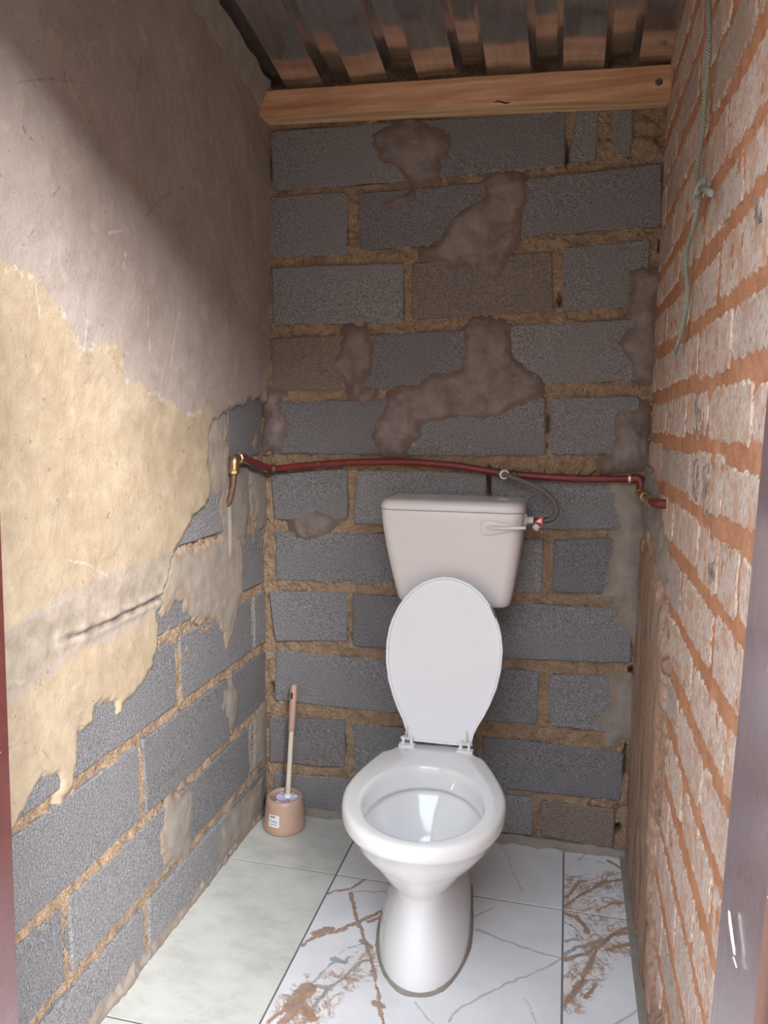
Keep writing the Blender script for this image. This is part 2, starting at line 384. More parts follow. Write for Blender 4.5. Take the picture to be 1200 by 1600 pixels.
def patch(name, poly, to3, base, thick, mat, parent, seed=0, step=.005, ragged=.010, edge=.045, terr=1.0, rough=.005):
    """hand-smeared layer with a ragged edge; the sheet dips under the surface it is smeared on"""
    P = np.array(poly); lo = P.min(0) - .02; hi = P.max(0) + .02
    u = np.arange(lo[0], hi[0], step); v = np.arange(lo[1], hi[1], step); U, V = np.meshgrid(u, v, indexing='ij')
    d = sdist(U, V, poly) + ragged * (fbm(U, V, 30, 4, seed) + .5 * fbm(U, V, 130, 2, seed + 5))
    h = np.where(d > 0, .0012 + thick * sstep(0, edge, d), np.maximum(-.006, d * .8))
    h = h + np.where(d > 0, 1, 0) * (rough * fbm(U, V, 14, 3, seed + 3) * sstep(0, edge, d) + .0012 * fbm(U, V, 60, 2, seed + 9))
    # trowel lips: overlapping strokes leave small terraces
    te = fbm(U + V * .4, V, 11, 3, seed + 31); tf = fbm(U, V + U * .3, 17, 2, seed + 37)
    h = h + np.where(d > 0, 1, 0) * terr * sstep(.002, .02, d) * (.0030 * sstep(.0, .012, te) + .0018 * sstep(.05, .06, tf))
    X = np.array([to3(a, b, c) for a, b, c in zip(U.ravel(), V.ravel(), (base + h).ravel())])
    k = (d > -.007); keep = k[:-1, :-1] | k[1:, :-1] | k[:-1, 1:] | k[1:, 1:]
    F = grid_faces(len(u), len(v), keep)
    ed = 1 - sstep(.004, .022, d + .022 * fbm(U, V, 28, 3, seed + 2))
    X, F, at = compact(X, F, {'edge': ed.ravel()})
    o = obj(name, X, F.tolist(), mat, parent, smooth=True, attrs=at, fix=False)
    n = o.data.polygons[0].normal; want = Vector(to3(0, 0, 1)) - Vector(to3(0, 0, 0))
    if n.dot(want) < 0: o.data.flip_normals()
    return o
def bed(name, u0, u1, v0, v1, to3, base, amp, mat, step, seed, holes=(), greys=(), thick=.12, fine=.5):
    """a wall core whose room face is the rough mortar seen in the joints"""
    u = np.linspace(u0, u1, int((u1 - u0) / step) + 1); v = np.linspace(v0, v1, int((v1 - v0) / step) + 1); U, V = np.meshgrid(u, v, indexing='ij')
    h = base + amp * (fbm(U, V, 35, 3, seed) + fine * fbm(U, V, 110, 2, seed + 4))
    h = np.minimum(h, .0022 + .0004 * fbm(U, V, 90, 2, seed + 40))
    for (hx, hz, ru, rv, dp) in holes:
        q = np.sqrt(((U - hx) / ru) ** 2 + ((V - hz) / rv) ** 2) + .5 * fbm(U, V, 60, 2, seed + 8); h = h - dp * (1 - sstep(.6, 1.0, q))
    g = np.zeros(U.shape)
    for poly in greys: g = np.maximum(g, sstep(-.01, .02, sdist(U, V, poly) + .02 * fbm(U, V, 40, 3, seed + 6)))
    X = np.array([to3(a, b, c) for a, b, c in zip(U.ravel(), V.ravel(), h.ravel())])
    F = grid_faces(len(u), len(v)).tolist(); n0 = len(X)
    co = np.array([to3(a, b, -thick) for a, b in ((u0, v0), (u1, v0), (u1, v1), (u0, v1))])
    nu, nv = len(u), len(v)
    e = [[i * nv for i in range(nu)], [(nu - 1) * nv + j for j in range(nv)], [i * nv + nv - 1 for i in range(nu)][::-1], [j for j in range(nv)][::-1]]
    for k in range(4): F.append(tuple(e[k][::-1]) + (n0 + k, n0 + (k + 1) % 4))
    F.append((n0, n0 + 1, n0 + 2, n0 + 3))
    o = obj(name, np.vstack([X, co]), F, mat, None, smooth=True, attrs={'grey': np.concatenate([g.ravel(), np.zeros(4)])}, fix=True)
    o.data.set_sharp_from_angle(angle=R(60))
    return tag(o, kind='structure')

# ------------------------------------------------------------------ back wall
def bk(pts): return [on_back(*p) for p in pts]
ZT = 2.30
hb = [on_back(764, 755) + (.008, .06, .05), on_back(966, 1297) + (.012, .02, .05), on_back(988, 1050) + (.012, .015, .04), on_back(976, 1190) + (.008, .05, .03),
      on_back(875, 468) + (.008, .02, .03), on_back(1032, 385) + (.008, .02, .03), on_back(634, 700) + (.006, .02, .03), on_back(857, 665) + (.006, .04, .02),
      on_back(886, 240) + (.006, .04, .03), on_back(424, 255) + (.01, .05, .03), on_back(480, 203) + (.10, .008, .04), on_back(570, 285) + (.07, .006, .02),
      on_back(545, 330) + (.006, .03, .0), on_back(424, 1075) + (.012, .02, .03), on_back(849, 700) + (.008, .02, .02)]
wall_back = bed('wall_back', -.10, 1.26, -.02, ZT, back3, -.0030, .013, MORTAR, .0042, 3, hb, fine=1.0, greys=[bk([(430,1240),(640,1270),(640,1300),(430,1280)])])
tag(wall_back, 'rough back wall of grey concrete blocks in sandy mortar')
rows = [
 [[(423,206),(632,190),(640,283),(428,298)], [(648,189),(884,172),(883,259),(650,281)], [(900,172),(938,169),(931,252),(889,254)], [(957,167),(990,165),(986,244),(957,245)]],
 [[(417,307),(542,300),(544,398),(421,402)], [(560,302),(793,281),(787,376),(562,391)], [(821,280),(1034,255),(1034,354),(813,370)]],
 [[(425,418),(631,411),(631,504),(427,507)], [(643,412),(862,392),(866,487),(644,499)], [(880,388),(1016,372),(1012,477),(879,487)]],
 [[(424,528),(545,524),(547,610),(425,610)], [(562,523),(783,512),(786,600),(565,609)], [(797,508),(1012,497),(1010,594),(800,602)]],
 [[(424,628),(628,622),(630,711),(424,709)], [(640,622),(852,619),(852,712),(637,713)], [(862,621),(999,618),(1006,708),(861,711)]],
 [[(423,738),(543,732),(544,812),(430,812)], [(559,735),(760,738),(761,825),(553,818)], [(768,741),(1000,745),(1000,827),(769,826)]],
 [[(431,831),(636,834),(636,917),(431,906)], [(648,836),(849,842),(847,927),(648,920)], [(864,842),(1000,838),(998,930),(864,924)]],
 [[(421,924),(543,924),(543,1002),(431,1001)], [(552,927),(758,940),(758,1026),(552,1009)], [(768,940),(990,952),(985,1035),(768,1028)]],
 [[(431,1016),(632,1034),(630,1116),(430,1094)], [(645,1035),(842,1049),(839,1132),(645,1120)], [(857,1053),(984,1057),(982,1148),(859,1133)]],
 [[(421,1119),(540,1125),(540,1200),(421,1190)], [(550,1131),(745,1146),(745,1226),(552,1205)], [(754,1149),(974,1176),(971,1252),(755,1228)]],
 [[(428,1207),(632,1224),(632,1292),(428,1264)], [(645,1225),(833,1245),(832,1304),(645,1288)], [(845,1250),(961,1264),(958,1325),(843,1306)]],
]
stain = {(0,0):.12,(1,1):.15,(2,1):.75,(2,2):.35,(3,0):1.0,(3,2):.30,(10,2):1.0,(9,0):.45,(9,2):.25,(8,2):.3}
for i, row in enumerate(rows):
    for j, q in enumerate(row):
        b = piece(bk(q), back3, rng.uniform(.003, .007), .09, 100 + i * 9 + j).obj('block', BLOCK, wall_back, fix=True)
        s = stain.get((i, j), 0.0); b.color = (s, 0, 0, 1)
# rubble filling the hole at the top right
for k, q in enumerate([[(989,180),(1040,184),(1043,206),(1018,216),(990,207)], [(988,214),(1024,208),(1043,222),(1034,248),(988,250)]]):
    patch('mortar_rubble', bk(q), back3, -.004, .022, MORTAR, wall_back, seed=60 + k, ragged=.02, rough=.03, step=.004)
CP = [
 [(581,213),(610,195),(643,187),(655,191),(690,206),(703,212),(703,228),(697,245),(684,248),(686,284),(652,293),(635,273),(618,257),(598,254),(584,228)],
 [(658,388),(683,381),(700,355),(717,333),(757,307),(757,285),(777,273),(802,270),(819,279),(822,319),(813,358),(811,375),(796,398),(794,421),(774,443),(757,432),(737,415),(720,421),(714,429),(683,409),(660,405)],
 [(983,423),(1035,421),(1033,460),(1026,545),(1021,599),(992,593),(986,568),(964,537),(988,511),(984,466)],
 [(541,511),(570,512),(584,545),(577,579),(563,624),(552,622),(542,602),(522,573),(533,534)],
 [(740,497),(770,500),(795,508),(797,530),(802,562),(842,590),(849,604),(842,627),(805,636),(782,650),(760,653),(720,650),(712,653),(658,664),(655,681),(637,698),(628,712),(595,709),(584,681),(587,664),(607,636),(610,613),(627,602),(655,599),(672,585),(720,579),(729,548),(726,525)],
 [(415,600),(445,613),(434,632),(451,664),(442,706),(412,706)],
 [(983,636),(1003,628),(1014,641),(1014,700),(1011,738),(947,740),(935,729),(955,709),(958,675),(961,647)],
 [(457,808),(493,794),(522,802),(526,825),(499,842),(471,842),(454,831)],
 [(950,740),(1010,738),(1010,788),(1006,902),(1003,981),(992,1000),(969,984),(952,970),(966,953),(941,930),(952,910),(955,853),(961,802),(952,760)],
 [(952,1060),(985,1057),(995,1080),(989,1153),(947,1165),(941,1145),(930,1122),(955,1105)],
 [(558,611),(585,610),(583,622),(567,634),(557,628)],
 [(601,322),(622,308),(648,299),(650,312),(630,320),(606,327)],
]
for k, q in enumerate(CP):
    thin = k in (10, 11)
    patch('cement_patch', bk(q), back3, .005, .0015 if thin else (.006 if k in (2, 6, 8, 9) else .008), CEMENT_P if k in (8, 9) else CEMENT, wall_back, seed=200 + 7 * k, ragged=.012)
# cement fillet where the wall meets the tiles
def fillet(name, line, to_wall, hgt, wid, mat, parent, seed):
    mb = MB(); rings = []
    for i, (p, nx, ny) in enumerate(line):
        r = random.Random(seed + i); a = hgt * r.uniform(.75, 1.25); b = wid * r.uniform(.6, 1.4)
        rings.append([(p[0] - nx*.03, p[1] - ny*.03, -.01), (p[0] - nx*.03, p[1] - ny*.03, a), (p[0] + nx*.006, p[1] + ny*.006, a * .95),
                      (p[0] + nx*b*.5, p[1] + ny*b*.5, a*.4), (p[0] + nx*b, p[1] + ny*b, .0015), (p[0] + nx*b, p[1] + ny*b, -.01)])
    n = 6; v = [p for r in rings for p in r]; f = []
    for k in range(len(rings) - 1):
        for i in range(n):
            j = (i + 1) % n; f.append((k*n+i, k*n+j, (k+1)*n+j, (k+1)*n+i))
    f += [tuple(range(n)), tuple((len(rings)-1)*n + i for i in range(n))]
    return mb.add(v, f).obj(name, mat, parent, smooth=True, angle=50)
fillet('cement_fillet', [((x, 0), 0, -1) for x in np.arange(.0, 1.15, .025)], None, .022, .022, CEMENT_P, wall_back, 5)

# ------------------------------------------------------------------ left wall
YF = -1.405                                   # room face of the front wall
def lf(pts, v=0.0): return [on_left(*p, v) for p in pts]
wall_left = bed('wall_left', YF, .10, -.02, 2.62, left3, -.0030, .013, MORTAR, .0055, 11, [on_left(410, 1102) + (.03, .012, .04), on_left(106, 1480) + (.008, .04, .03)])
tag(wall_left, 'left wall of grey concrete blocks with old plaster coming off')
def lcourse(z0, z1, joints, seed):
    js = sorted(joints)
    for k, (a, b) in enumerate(zip(js[:-1], js[1:])):
        g = .011; o = piece([(a + g, z1), (b - g, z1), (b - g, z0), (a + g, z0)], left3, rng.uniform(.002, .006), .09, seed + k).obj('block', BLOCK, wall_left)
        o.color = (rng.uniform(0, .28), 0, 0, 1)
lcourse(-.03, .146, [-1.40, -1.17, -.738, -.30, .0], 400)
lcourse(.174, .333, [-1.40, -1.015, -.58, -.14, .0], 410)
lcourse(.360, .538, [-1.40, -1.17, -.736, -.278, .0], 420)
lcourse(.566, .731, [-1.40, -1.00, -.558, -.108, .0], 430)
lcourse(.760, .930, [-1.40, -1.17, -.74, -.28, .0], 440)
lcourse(.958, 1.132, [-1.40, -1.0, -.56, -.11, .0], 450)
lcourse(1.160, 1.335, [-1.40, -1.17, -.74, -.27, .0], 460)
# old plaster: one thick ragged skin
pl = [(-1.5, 2.7), (.03, 2.7), (.03, 1.345)]
pl += lf([(410,628),(390,626),(372,637),(352,645),(321,664),(320,705),(322,746),(325,769),(309,799),(290,819),(277,848),(268,864),(262,905),(252,948),(246,957),(243,1008),(235,1038),(216,1074),(190,1098),(181,1119),(172,1104),(157,1098),(143,1102),(136,1129),(118,1150),(115,1206),(109,1228),(92,1262),(84,1240),(80,1216),(62,1212),(52,1218),(44,1240),(28,1266),(20,1290)])
pl += [(-1.5, .54)]
step = .0055; u = np.arange(YF, .014, step); v = np.arange(.45, 2.30, step); U, V = np.meshgrid(u, v, indexing='ij')
d = sdist(U, V, pl) + .018 * (fbm(U, V, 24, 5, 2, .6) + .4 * fbm(U, V, 110, 2, 7))
tk = .011 + .016 * sstep(1.25, 1.9, V) + .004 * sstep(-.6, -.2, U)
h = np.where(d > 0, .002 + tk * sstep(0, .014, d), np.maximum(-.02, d * 1.2)) + np.where(d > 0, 1, 0) * (.006 * fbm(U, V, 3.2, 3, 9) + .0016 * fbm(U, V, 22, 3, 4))
grl = lf([(88,1000),(140,982),(200,955),(250,932),(300,913),(345,896)]); gd = pdist(U, V, grl)
taper = sstep(0, .12, U - grl[0][0]) * .8 + .2; gmask = 1 - sstep(.001, .0075, gd / taper + .004 * fbm(U, V, 45, 2, 3)); lip = np.exp(-((gd - .012) / .006) ** 2)
h = h + np.where(d > 0, 1, 0) * (.0030 * lip * (1 + fbm(U, V, 40, 2, 5)) - .008 * gmask)
wide = 1 - sstep(.01, .07, gd + .05 * fbm(U, V, 12, 3, 13)); h = h + np.where(d > 0, 1, 0) * wide * (.005 * fbm(U, V, 30, 3, 14) - .002)
yel = lf([(-40,405),(0,419),(50,438),(81,484),(116,548),(174,543),(182,593),(225,615),(285,649),(319,641),(330,700),(330,800),(270,868),(180,880),(90,930),(0,975),(-40,1000)])
low = lf([(-40,1120),(40,1080),(90,1025),(200,980),(262,950),(280,1000),(240,1100),(190,1180),(100,1300),(-40,1400)])
yd = np.maximum(sdist(U, V, yel), sdist(U, V, low) * .6)
yellow = sstep(-.05, .05, yd + .02 * fbm(U, V, 10, 3, 21))
gz = lf([(-40,1010),(60,950),(150,900),(250,868),(275,850),(330,850),(345,890),(260,950),(180,985),(100,1020),(40,1070),(-40,1110)])
grey = sstep(-.03, .03, sdist(U, V, gz) + .03 * fbm(U, V, 9, 3, 25))
top = sdist(U, V, yel); flake = np.clip(1 - np.abs(top) / .045, 0, 1) * np.where(V > 1.25, .62, .25)
scr = np.zeros(U.shape)
for ln in ([(210,342),(232,312),(272,292)], [(188,205),(192,150),(204,88)], [(308,66),(322,84),(336,104)], [(0,132),(50,125),(110,132)], [(92,5),(115,25),(138,46)], [(240,158),(243,175)], [(62,310),(74,294)], [(20,385),(42,350)], [(287,462),(300,480)]):
    scr = np.maximum(scr, np.clip(1 - pdist(U, V, lf(ln)) / .016, 0, 1))
pale = np.zeros(U.shape)
for ln in ([(100,876),(125,880),(160,900)], [(218,480),(222,535),(224,555)], [(268,490),(262,520),(256,575)], [(152,365),(176,361),(185,372)], [(40,440),(50,500)], [(110,540),(122,548)], [(123,500),(122,545)], [(180,395),(178,420)]):
    pale = np.maximum(pale, np.clip(1 - pdist(U, V, lf(ln)) / .016, 0, 1))
X = np.stack([h, U, V], -1).reshape(-1, 3)
k = (d > -.016); keep = k[:-1, :-1] | k[1:, :-1] | k[:-1, 1:] | k[1:, 1:]
F = grid_faces(len(u), len(v), keep)
X, F, at = compact(X, F, {'yellow': yellow.ravel(), 'greyish': grey.ravel(), 'flake': flake.ravel(), 'groove': gmask.ravel(), 'scratch': np.clip(scr, 0, 1).ravel(), 'pale': np.clip(pale, 0, 1).ravel()})
pc = obj('plaster_coat', X, F.tolist(), PLASTER, wall_left, smooth=True, attrs=at, fix=False)
pc['label'] = 'thick beige plaster coat with scratches and a long gouge'
LP = [([(262,1248),(298,1238),(300,1262),(294,1345),(255,1350),(252,1300)], .008, CEMENT_P), ([(345,1075),(362,1066),(371,1090),(366,1130),(350,1143),(344,1110)], .007, CEMENT_P),
      ([(268,866),(330,846),(366,830),(378,850),(377,905),(374,930),(365,975),(354,1010),(345,990),(338,968),(301,970),(287,952),(286,931),(262,948),(250,955),(258,905)], .004, CEMENT_L),
      ([(330,640),(349,636),(352,655),(352,690),(356,708),(358,752),(350,768),(330,770),(320,758),(318,690)], .004, CEMENT_L),
      ([(346,740),(362,730),(382,745),(386,800),(380,850),(352,845),(340,800)], .003, CEMENT_P),
      ([(388,735),(416,735),(416,822),(392,815)], .004, CEMENT_P),
      ([(395,1118),(414,1098),(414,1190),(396,1200)], .005, CEMENT_P), ([(340,1290),(372,1252),(408,1215),(410,1262),(380,1300),(340,1345)], .004, CEMENT_P),
      ([(340,905),(372,890),(376,930),(352,950)], .003, CEMENT_L)]
for k, (q, t, m) in enumerate(LP):
    patch('cement_patch', lf(q), left3, .005, t * .6, m, wall_left, seed=500 + 9 * k, ragged=.020, rough=.0014, terr=.35)
patch('cement_skirt', [(YF, -.01), (.0, -.01), (.0, .022), (-.35, .03), (-.6, .025), (-.9, .05), (YF, .06)], left3, .004, .006, CEMENT_P, wall_left, seed=640, ragged=.02)

# ------------------------------------------------------------------ right wall
wall_right = bed('wall_right', YF, .10, -.02, 2.62, right3, -.0012, .005, REDM, .007, 23)
tag(wall_right, 'right wall of pale clay bricks smeared with orange mortar')
def rt(pts): return [on_right(*p) for p in pts]
cz = [2.43, 2.32, 2.21, 2.095, 1.985, 1.875, 1.768, 1.652, 1.552, 1.445, 1.333, 1.228, 1.115, 1.0, .884, .765, .65, .532, .412, .286, .165, .04, -.07]
jt = {4: [-.883], 5: [-.736, -1.062, -.418], 6: [-.898, -.6, -.29], 7: [-.74, -1.039], 8: [-.9, -.6, -.259], 9: [-.744, -1.027, -.393], 10: [-.875, -1.182, -.639],
      11: [-.715, -1.028, -.294], 12: [-.852, -1.021, -1.166], 13: [-.698, -1.024], 14: [-.866, -1.149], 15: [-1.011, -.746], 16: [-.837, -1.12], 17: [-1.007, -.70], 18: [-.847, -1.14], 19: [-.70, -1.0]}
for c in range(len(cz) - 1):
    js = list(jt.get(c, [(-.9 if c % 2 else -.74)]))
    while min(js) > YF + .33: js.append(min(js) - .305)
    while max(js) < -.33: js.append(max(js) + .305)
    js = sorted(js + [YF, .005])
    for k, (a, b) in enumerate(zip(js[:-1], js[1:])):
        if b - a < .05: continue
        g = rng.uniform(.003, .010); lo = cz[c + 1] + rng.uniform(.008, .022); hi = cz[c] - rng.uniform(.008, .022)
        piece([(a + g, hi), (b - g, hi), (b - g, lo), (a + g, lo)], right3, rng.uniform(.0008, .0020), .05, 900 + c * 20 + k, seg=.011, jit=.0045, bev=.003, cut=.010, tilt=.0008).obj('brick', BRICK, wall_right)
patch('render_patch', [(.02, .97), (-.12, .95), (-.30, .97), (-.46, .92), (-.55, .87), (-.60, .77), (-.57, .60), (-.60, .50), (-.53, .35), (-.58, .2), (-.66, .08), (-.85, -.01), (.02, -.01)],
      right3, .003, .010, STREAK, wall_right, seed=700, ragged=.05, edge=.04, rough=.004, terr=.4)
patch('render_patch', [(YF, .08), (-1.2, .10), (-1.0, .07), (-.8, .12), (-.6, .09), (-.5, -.01), (YF, -.01)], right3, .003, .006, STREAK, wall_right, seed=720, ragged=.04, edge=.03, rough=.003, terr=.4)
patch('cement_patch', [(.01, 1.16), (-.16, 1.14), (-.30, 1.08), (-.44, 1.02), (-.52, .93), (-.44, .91), (-.28, .98), (-.12, .98), (.01, 1.0)], right3, .003, .006, CEMENT_P, wall_right, seed=730, ragged=.02)
for k, q in enumerate([[(1085,718),(1093,720),(1094,760),(1090,785),(1085,775)], [(1100,730),(1109,728),(1108,770),(1104,805),(1100,790)], [(1090,612),(1096,618),(1096,660),(1092,690),(1089,650)], [(1182,310),(1192,306),(1192,345),(1184,352)], [(1108,880),(1120,878),(1118,910),(1110,915)]]):
    patch('tar_smear', rt(q), right3, .0018, .0006, TAR, wall_right, seed=760 + k, ragged=.004, step=.003, edge=.006, rough=.0006)

# ------------------------------------------------------------------ floor
floor_o = MB().box((-.12, -1.56, -.12), (1.27, .12, -.0016)).obj('floor', GROUT); tag(floor_o, 'tiled toilet floor', kind='structure')
veins_b = [([(471,1477),(495,1463),(526,1456),(565,1438),(602,1421)], .006), ([(494,1459),(506,1453),(518,1452)], .012), ([(547,1395),(559,1442),(573,1473),(581,1508),(589,1548),(593,1579),(598,1600)], .0055), ([(585,1568),(598,1572)], .010),
 ([(508,1397),(546,1389),(569,1375)], .005), ([(456,1572),(467,1558),(482,1545)], .020), ([(475,1575),(487,1590)], .012), ([(566,1470),(580,1480)], .008), ([(575,1440),(600,1432)], .006),
 ([(887,1563),(907,1533),(927,1500),(933,1480),(953,1463),(983,1447)], .006), ([(883,1427),(903,1433),(920,1457)], .007), ([(947,1483),(987,1475)], .006), ([(917,1557),(930,1537)], .006), ([(882,1500),(915,1490),(930,1480)], .007),
 ([(883,1417),(900,1403),(927,1387),(947,1377),(977,1373)], .0055), ([(884,1402),(907,1377),(915,1376)], .005), ([(933,1423),(953,1413),(980,1407)], .0045), ([(950,1345),(975,1358)], .006), ([(440,1600),(460,1580)], .012), ([(420,1598),(450,1572)], .006)]
veins_g = [([(491,1536),(518,1505),(538,1501),(545,1496)], .004), ([(520,1499),(540,1503)], .009), ([(600,1480),(573,1475),(545,1481),(530,1490)], .003), ([(575,1500),(565,1503),(542,1524),(514,1544),(495,1567),(475,1598)], .0055), ([(490,1540),(515,1545)], .007), ([(546,1528),(585,1536)], .003),
 ([(882,1493),(900,1480),(927,1473),(960,1460),(987,1457)], .007), ([(882,1570),(900,1545),(912,1530)], .009), ([(884,1470),(905,1468)], .006), ([(925,1385),(945,1375)], .006), ([(884,1375),(900,1370)], .004), ([(900,1340),(930,1345),(960,1352)], .003), ([(884,1440),(900,1450),(912,1465)], .004)]
veins_t = [([(745,1453),(760,1458),(817,1480),(877,1497)], .0035), ([(700,1597),(710,1580),(750,1558),(793,1537),(840,1517),(877,1498)], .0028), ([(960,1600),(1000,1577)], .003), ([(549,1393),(604,1392)], .003), ([(650,1565),(668,1590),(678,1600)], .0022),
 ([(777,1313),(790,1330),(800,1357),(817,1393)], .0022), ([(820,1560),(838,1600)], .002), ([(740,1432),(770,1420)], .003), ([(905,1345),(920,1330)], .003)]
def fl(pts): return [on_floor(*p) for p in pts]
def tile(x0, x1, y0, y1, mat, marble):
    z1 = rng.uniform(-.0004, .0004); b = .0005
    if not marble:
        rings = [[(x0,y0,-.01),(x1,y0,-.01),(x1,y1,-.01),(x0,y1,-.01)], [(x0,y0,z1-b),(x1,y0,z1-b),(x1,y1,z1-b),(x0,y1,z1-b)], [(x0+b,y0+b,z1),(x1-b,y0+b,z1),(x1-b,y1-b,z1),(x0+b,y1-b,z1)]]
        return MB().rings(rings).obj('tile', mat, floor_o)
    s = .003; u = np.linspace(x0 + b, x1 - b, int((x1 - x0) / s)); v = np.linspace(y0 + b, y1 - b, int((y1 - y0) / s)); U, V = np.meshgrid(u, v, indexing='ij')
    UU = U + .006 * fbm(U, V, 40, 3, 3); VV = V + .006 * fbm(U, V, 40, 3, 9)
    def field(vs, soft):
        f = np.zeros(U.shape)
        for ln, w in vs:
            if not x0 - .01 < np.mean([p[0] for p in fl(ln)]) < x1 + .01: continue
            f = np.maximum(f, np.clip(.5 + (w - pdist(UU, VV, fl(ln))) / (2 * soft), 0, 1))
        return f
    vb = field(veins_b, .008); vg = field(veins_g, .007); vt = field(veins_t, .004)
    wm = np.zeros(U.shape)
    for ln, w in veins_b[5:7] + veins_b[9:12] + veins_b[14:17] + veins_g[3:4]:
        if not x0 < np.mean([p[0] for p in fl(ln)]) < x1: continue
        wm = np.maximum(wm, np.clip(1 - pdist(UU, VV, fl(ln)) / .070, 0, 1) * .75)
    X = np.stack([U, V, np.full(U.shape, z1)], -1).reshape(-1, 3); nu, nv = len(u), len(v); F = grid_faces(nu, nv).tolist(); n0 = len(X)
    lo = [(x0,y0,z1-b),(x1,y0,z1-b),(x1,y1,z1-b),(x0,y1,z1-b),(x0,y0,-.01),(x1,y0,-.01),(x1,y1,-.01),(x0,y1,-.01)]
    e = [[i * nv for i in range(nu)], [(nu - 1) * nv + j for j in range(nv)], [i * nv + nv - 1 for i in range(nu)][::-1], [j for j in range(nv)][::-1]]
    for k in range(4):
        F.append(tuple(e[k][::-1]) + (n0 + k, n0 + (k + 1) % 4)); F.append((n0 + k, n0 + 4 + k, n0 + 4 + (k + 1) % 4, n0 + (k + 1) % 4))
    F.append((n0 + 7, n0 + 6, n0 + 5, n0 + 4)); z8 = np.zeros(8)
    return obj('tile', np.vstack([X, lo]), F, mat, floor_o, attrs={k: np.concatenate([a.ravel(), z8]) for k, a in (('vein_brown', vb), ('vein_grey', vg), ('vein_tan', vt), ('warm', wm))}, fix=False)
g = .0024
for (x0, x1, mt, mb_) in ((-.02, .330, GREYT, False), (.330, .951, MARBLE, True), (.951, 1.16, MARBLE, True)):
    for (y0, y1) in ((-.300, .02), (-.905, -.300), (-1.54, -.905)):
        tile(x0 + g, x1 - g, y0 + g, y1 - g, mt, mb_ and y0 > -1.0)
MB().box((W - .030, YF, -.01), (W + .02, -.0, .004)).obj('cement_strip', CEMENT_P, floor_o)

# ------------------------------------------------------------------ roof, beam
SL = .18
def roof_z(x, y): return 2.213 - .036 * x - SL * (y + .07)
def roof_sheet():
    prof = []                                                # trapezoid ribs, 190 mm apart, seen from below as channels
    for c in (-.13, .065, .26, .447, .635, .832, 1.018, 1.21):
        prof += [(c - .042, 0), (c - .026, .036), (c + .026, .036), (c + .042, 0)]
    prof = [(-.25, 0)] + prof + [(1.35, 0)]
    fine = []
    for (a, za), (b, zb) in zip(prof[:-1], prof[1:]):
        kk = 3 if za == zb else 1
        for i in range(kk): fine.append((a + (b - a) * i / kk, za + (zb - za) * i / kk))
    fine.append(prof[-1]); ys = np.linspace(.22, -1.75, 14); V = []; n = len(fine)
    for y in ys:
        for x, z in fine: V.append((x, y, roof_z(x, y) + z + .0012 * math.sin(x * 37 + y * 6)))
    V += [(x, y, z + .0012) for x, y, z in V]; o = n * len(ys); F = []
    for i in range(len(ys) - 1):
        for j in range(n - 1):
            a = i * n + j; F.append((a, a + 1, a + n + 1, a + n)); F.append((o + a, o + a + n, o + a + n + 1, o + a + 1))
    for j in range(n - 1): F.append((j, o + j, o + j + 1, j + 1)); q = (len(ys) - 1) * n + j; F.append((q, q + 1, o + q + 1, o + q))
    for i in range(len(ys) - 1): a = i * n; F.append((a, a + n, o + a + n, o + a)); a += n - 1; F.append((a, o + a, o + a + n, a + n))
    return obj('ceiling', V, F, ROOF)
roof = tag(roof_sheet(), 'galvanised corrugated roof sheet with trapezoid ribs', kind='structure')
# dark overlap strip at the right, as in a second sheet lapped under the first
beam = empty('roof_beam', 'orange pine roof beam across the top of the back wall', 'beam', (.58, -.035, 2.10))
zl0, zr0 = 2.132, 2.083; zl1, zr1 = 2.200, 2.161
bv = [(-.03,-.072,zl0),(1.158,-.072,zr0),(1.158,.0,zr0),(-.03,.0,zl0),(-.03,-.072,zl1),(1.158,-.072,zr1),(1.158,.0,zr1),(-.03,.0,zl1)]
def beam_mesh():
    n = 40; V = []; F = []
    for i in range(n + 1):
        t = i / n; x = -.03 + 1.188 * t; a = zl0 + (zr0 - zl0) * t; b = zl1 + (zr1 - zl1) * t; w = .0015 * math.sin(t * 9) + .0008 * math.sin(t * 31); c = .003
        V += [(x, -.072 + c + w, a), (x, -.001, a), (x, -.001, b), (x, -.072 + c + w, b), (x, -.072 + w, b - c), (x, -.072 + w, a + c)]
    for i in range(n):
        for k in range(6): F.append((i*6+k, i*6+(k+1) % 6, (i+1)*6+(k+1) % 6, (i+1)*6+k))
    F += [(0,1,2,3,4,5), tuple(n*6+k for k in range(6))[::-1]]
    return V, F
o = obj('timber', *beam_mesh(), WOOD, beam); o.data.materials.append(WOOD_E)
for p in o.data.polygons:
    if abs(p.normal.z) > .8: p.material_index = 1
kn = on_back(1030, 128, -.073)
MB().lathe([(.0, 0), (.010, .0), (.008, .0015), (.0, .002)], (kn[0], -.0712, kn[1]), 10, (0, -1, 0), False, False).obj('knot', STEELD, beam)
ck = [on_back(*p, -.073) for p in ((770,161),(778,158),(790,161),(798,160))]
MB().tube([(a, -.0725, b) for a, b in ck], [.0006, .0022, .0022, .0006], 6).obj('split', DARKG, beam)
# mortar bead closing the gap between the left wall and the roof
rings = []
for i, y in enumerate(np.linspace(-.03, -1.38, 55)):
    r = random.Random(i); zt = roof_z(.03, y); a = .030 + r.uniform(-.006, .006); b = .052 + r.uniform(-.010, .010)
    rings.append([(.0, y, zt - b - .02), (.031, y, zt - b), (.031 + a * .7, y, zt - .016 + r.uniform(-.004, .004)), (.034 + a, y, zt + .004), (.0, y, zt + .01)])
mbd = MB().rings(rings); mbd.obj('mortar_bead', CEMENT_P, wall_left, smooth=True, angle=50)

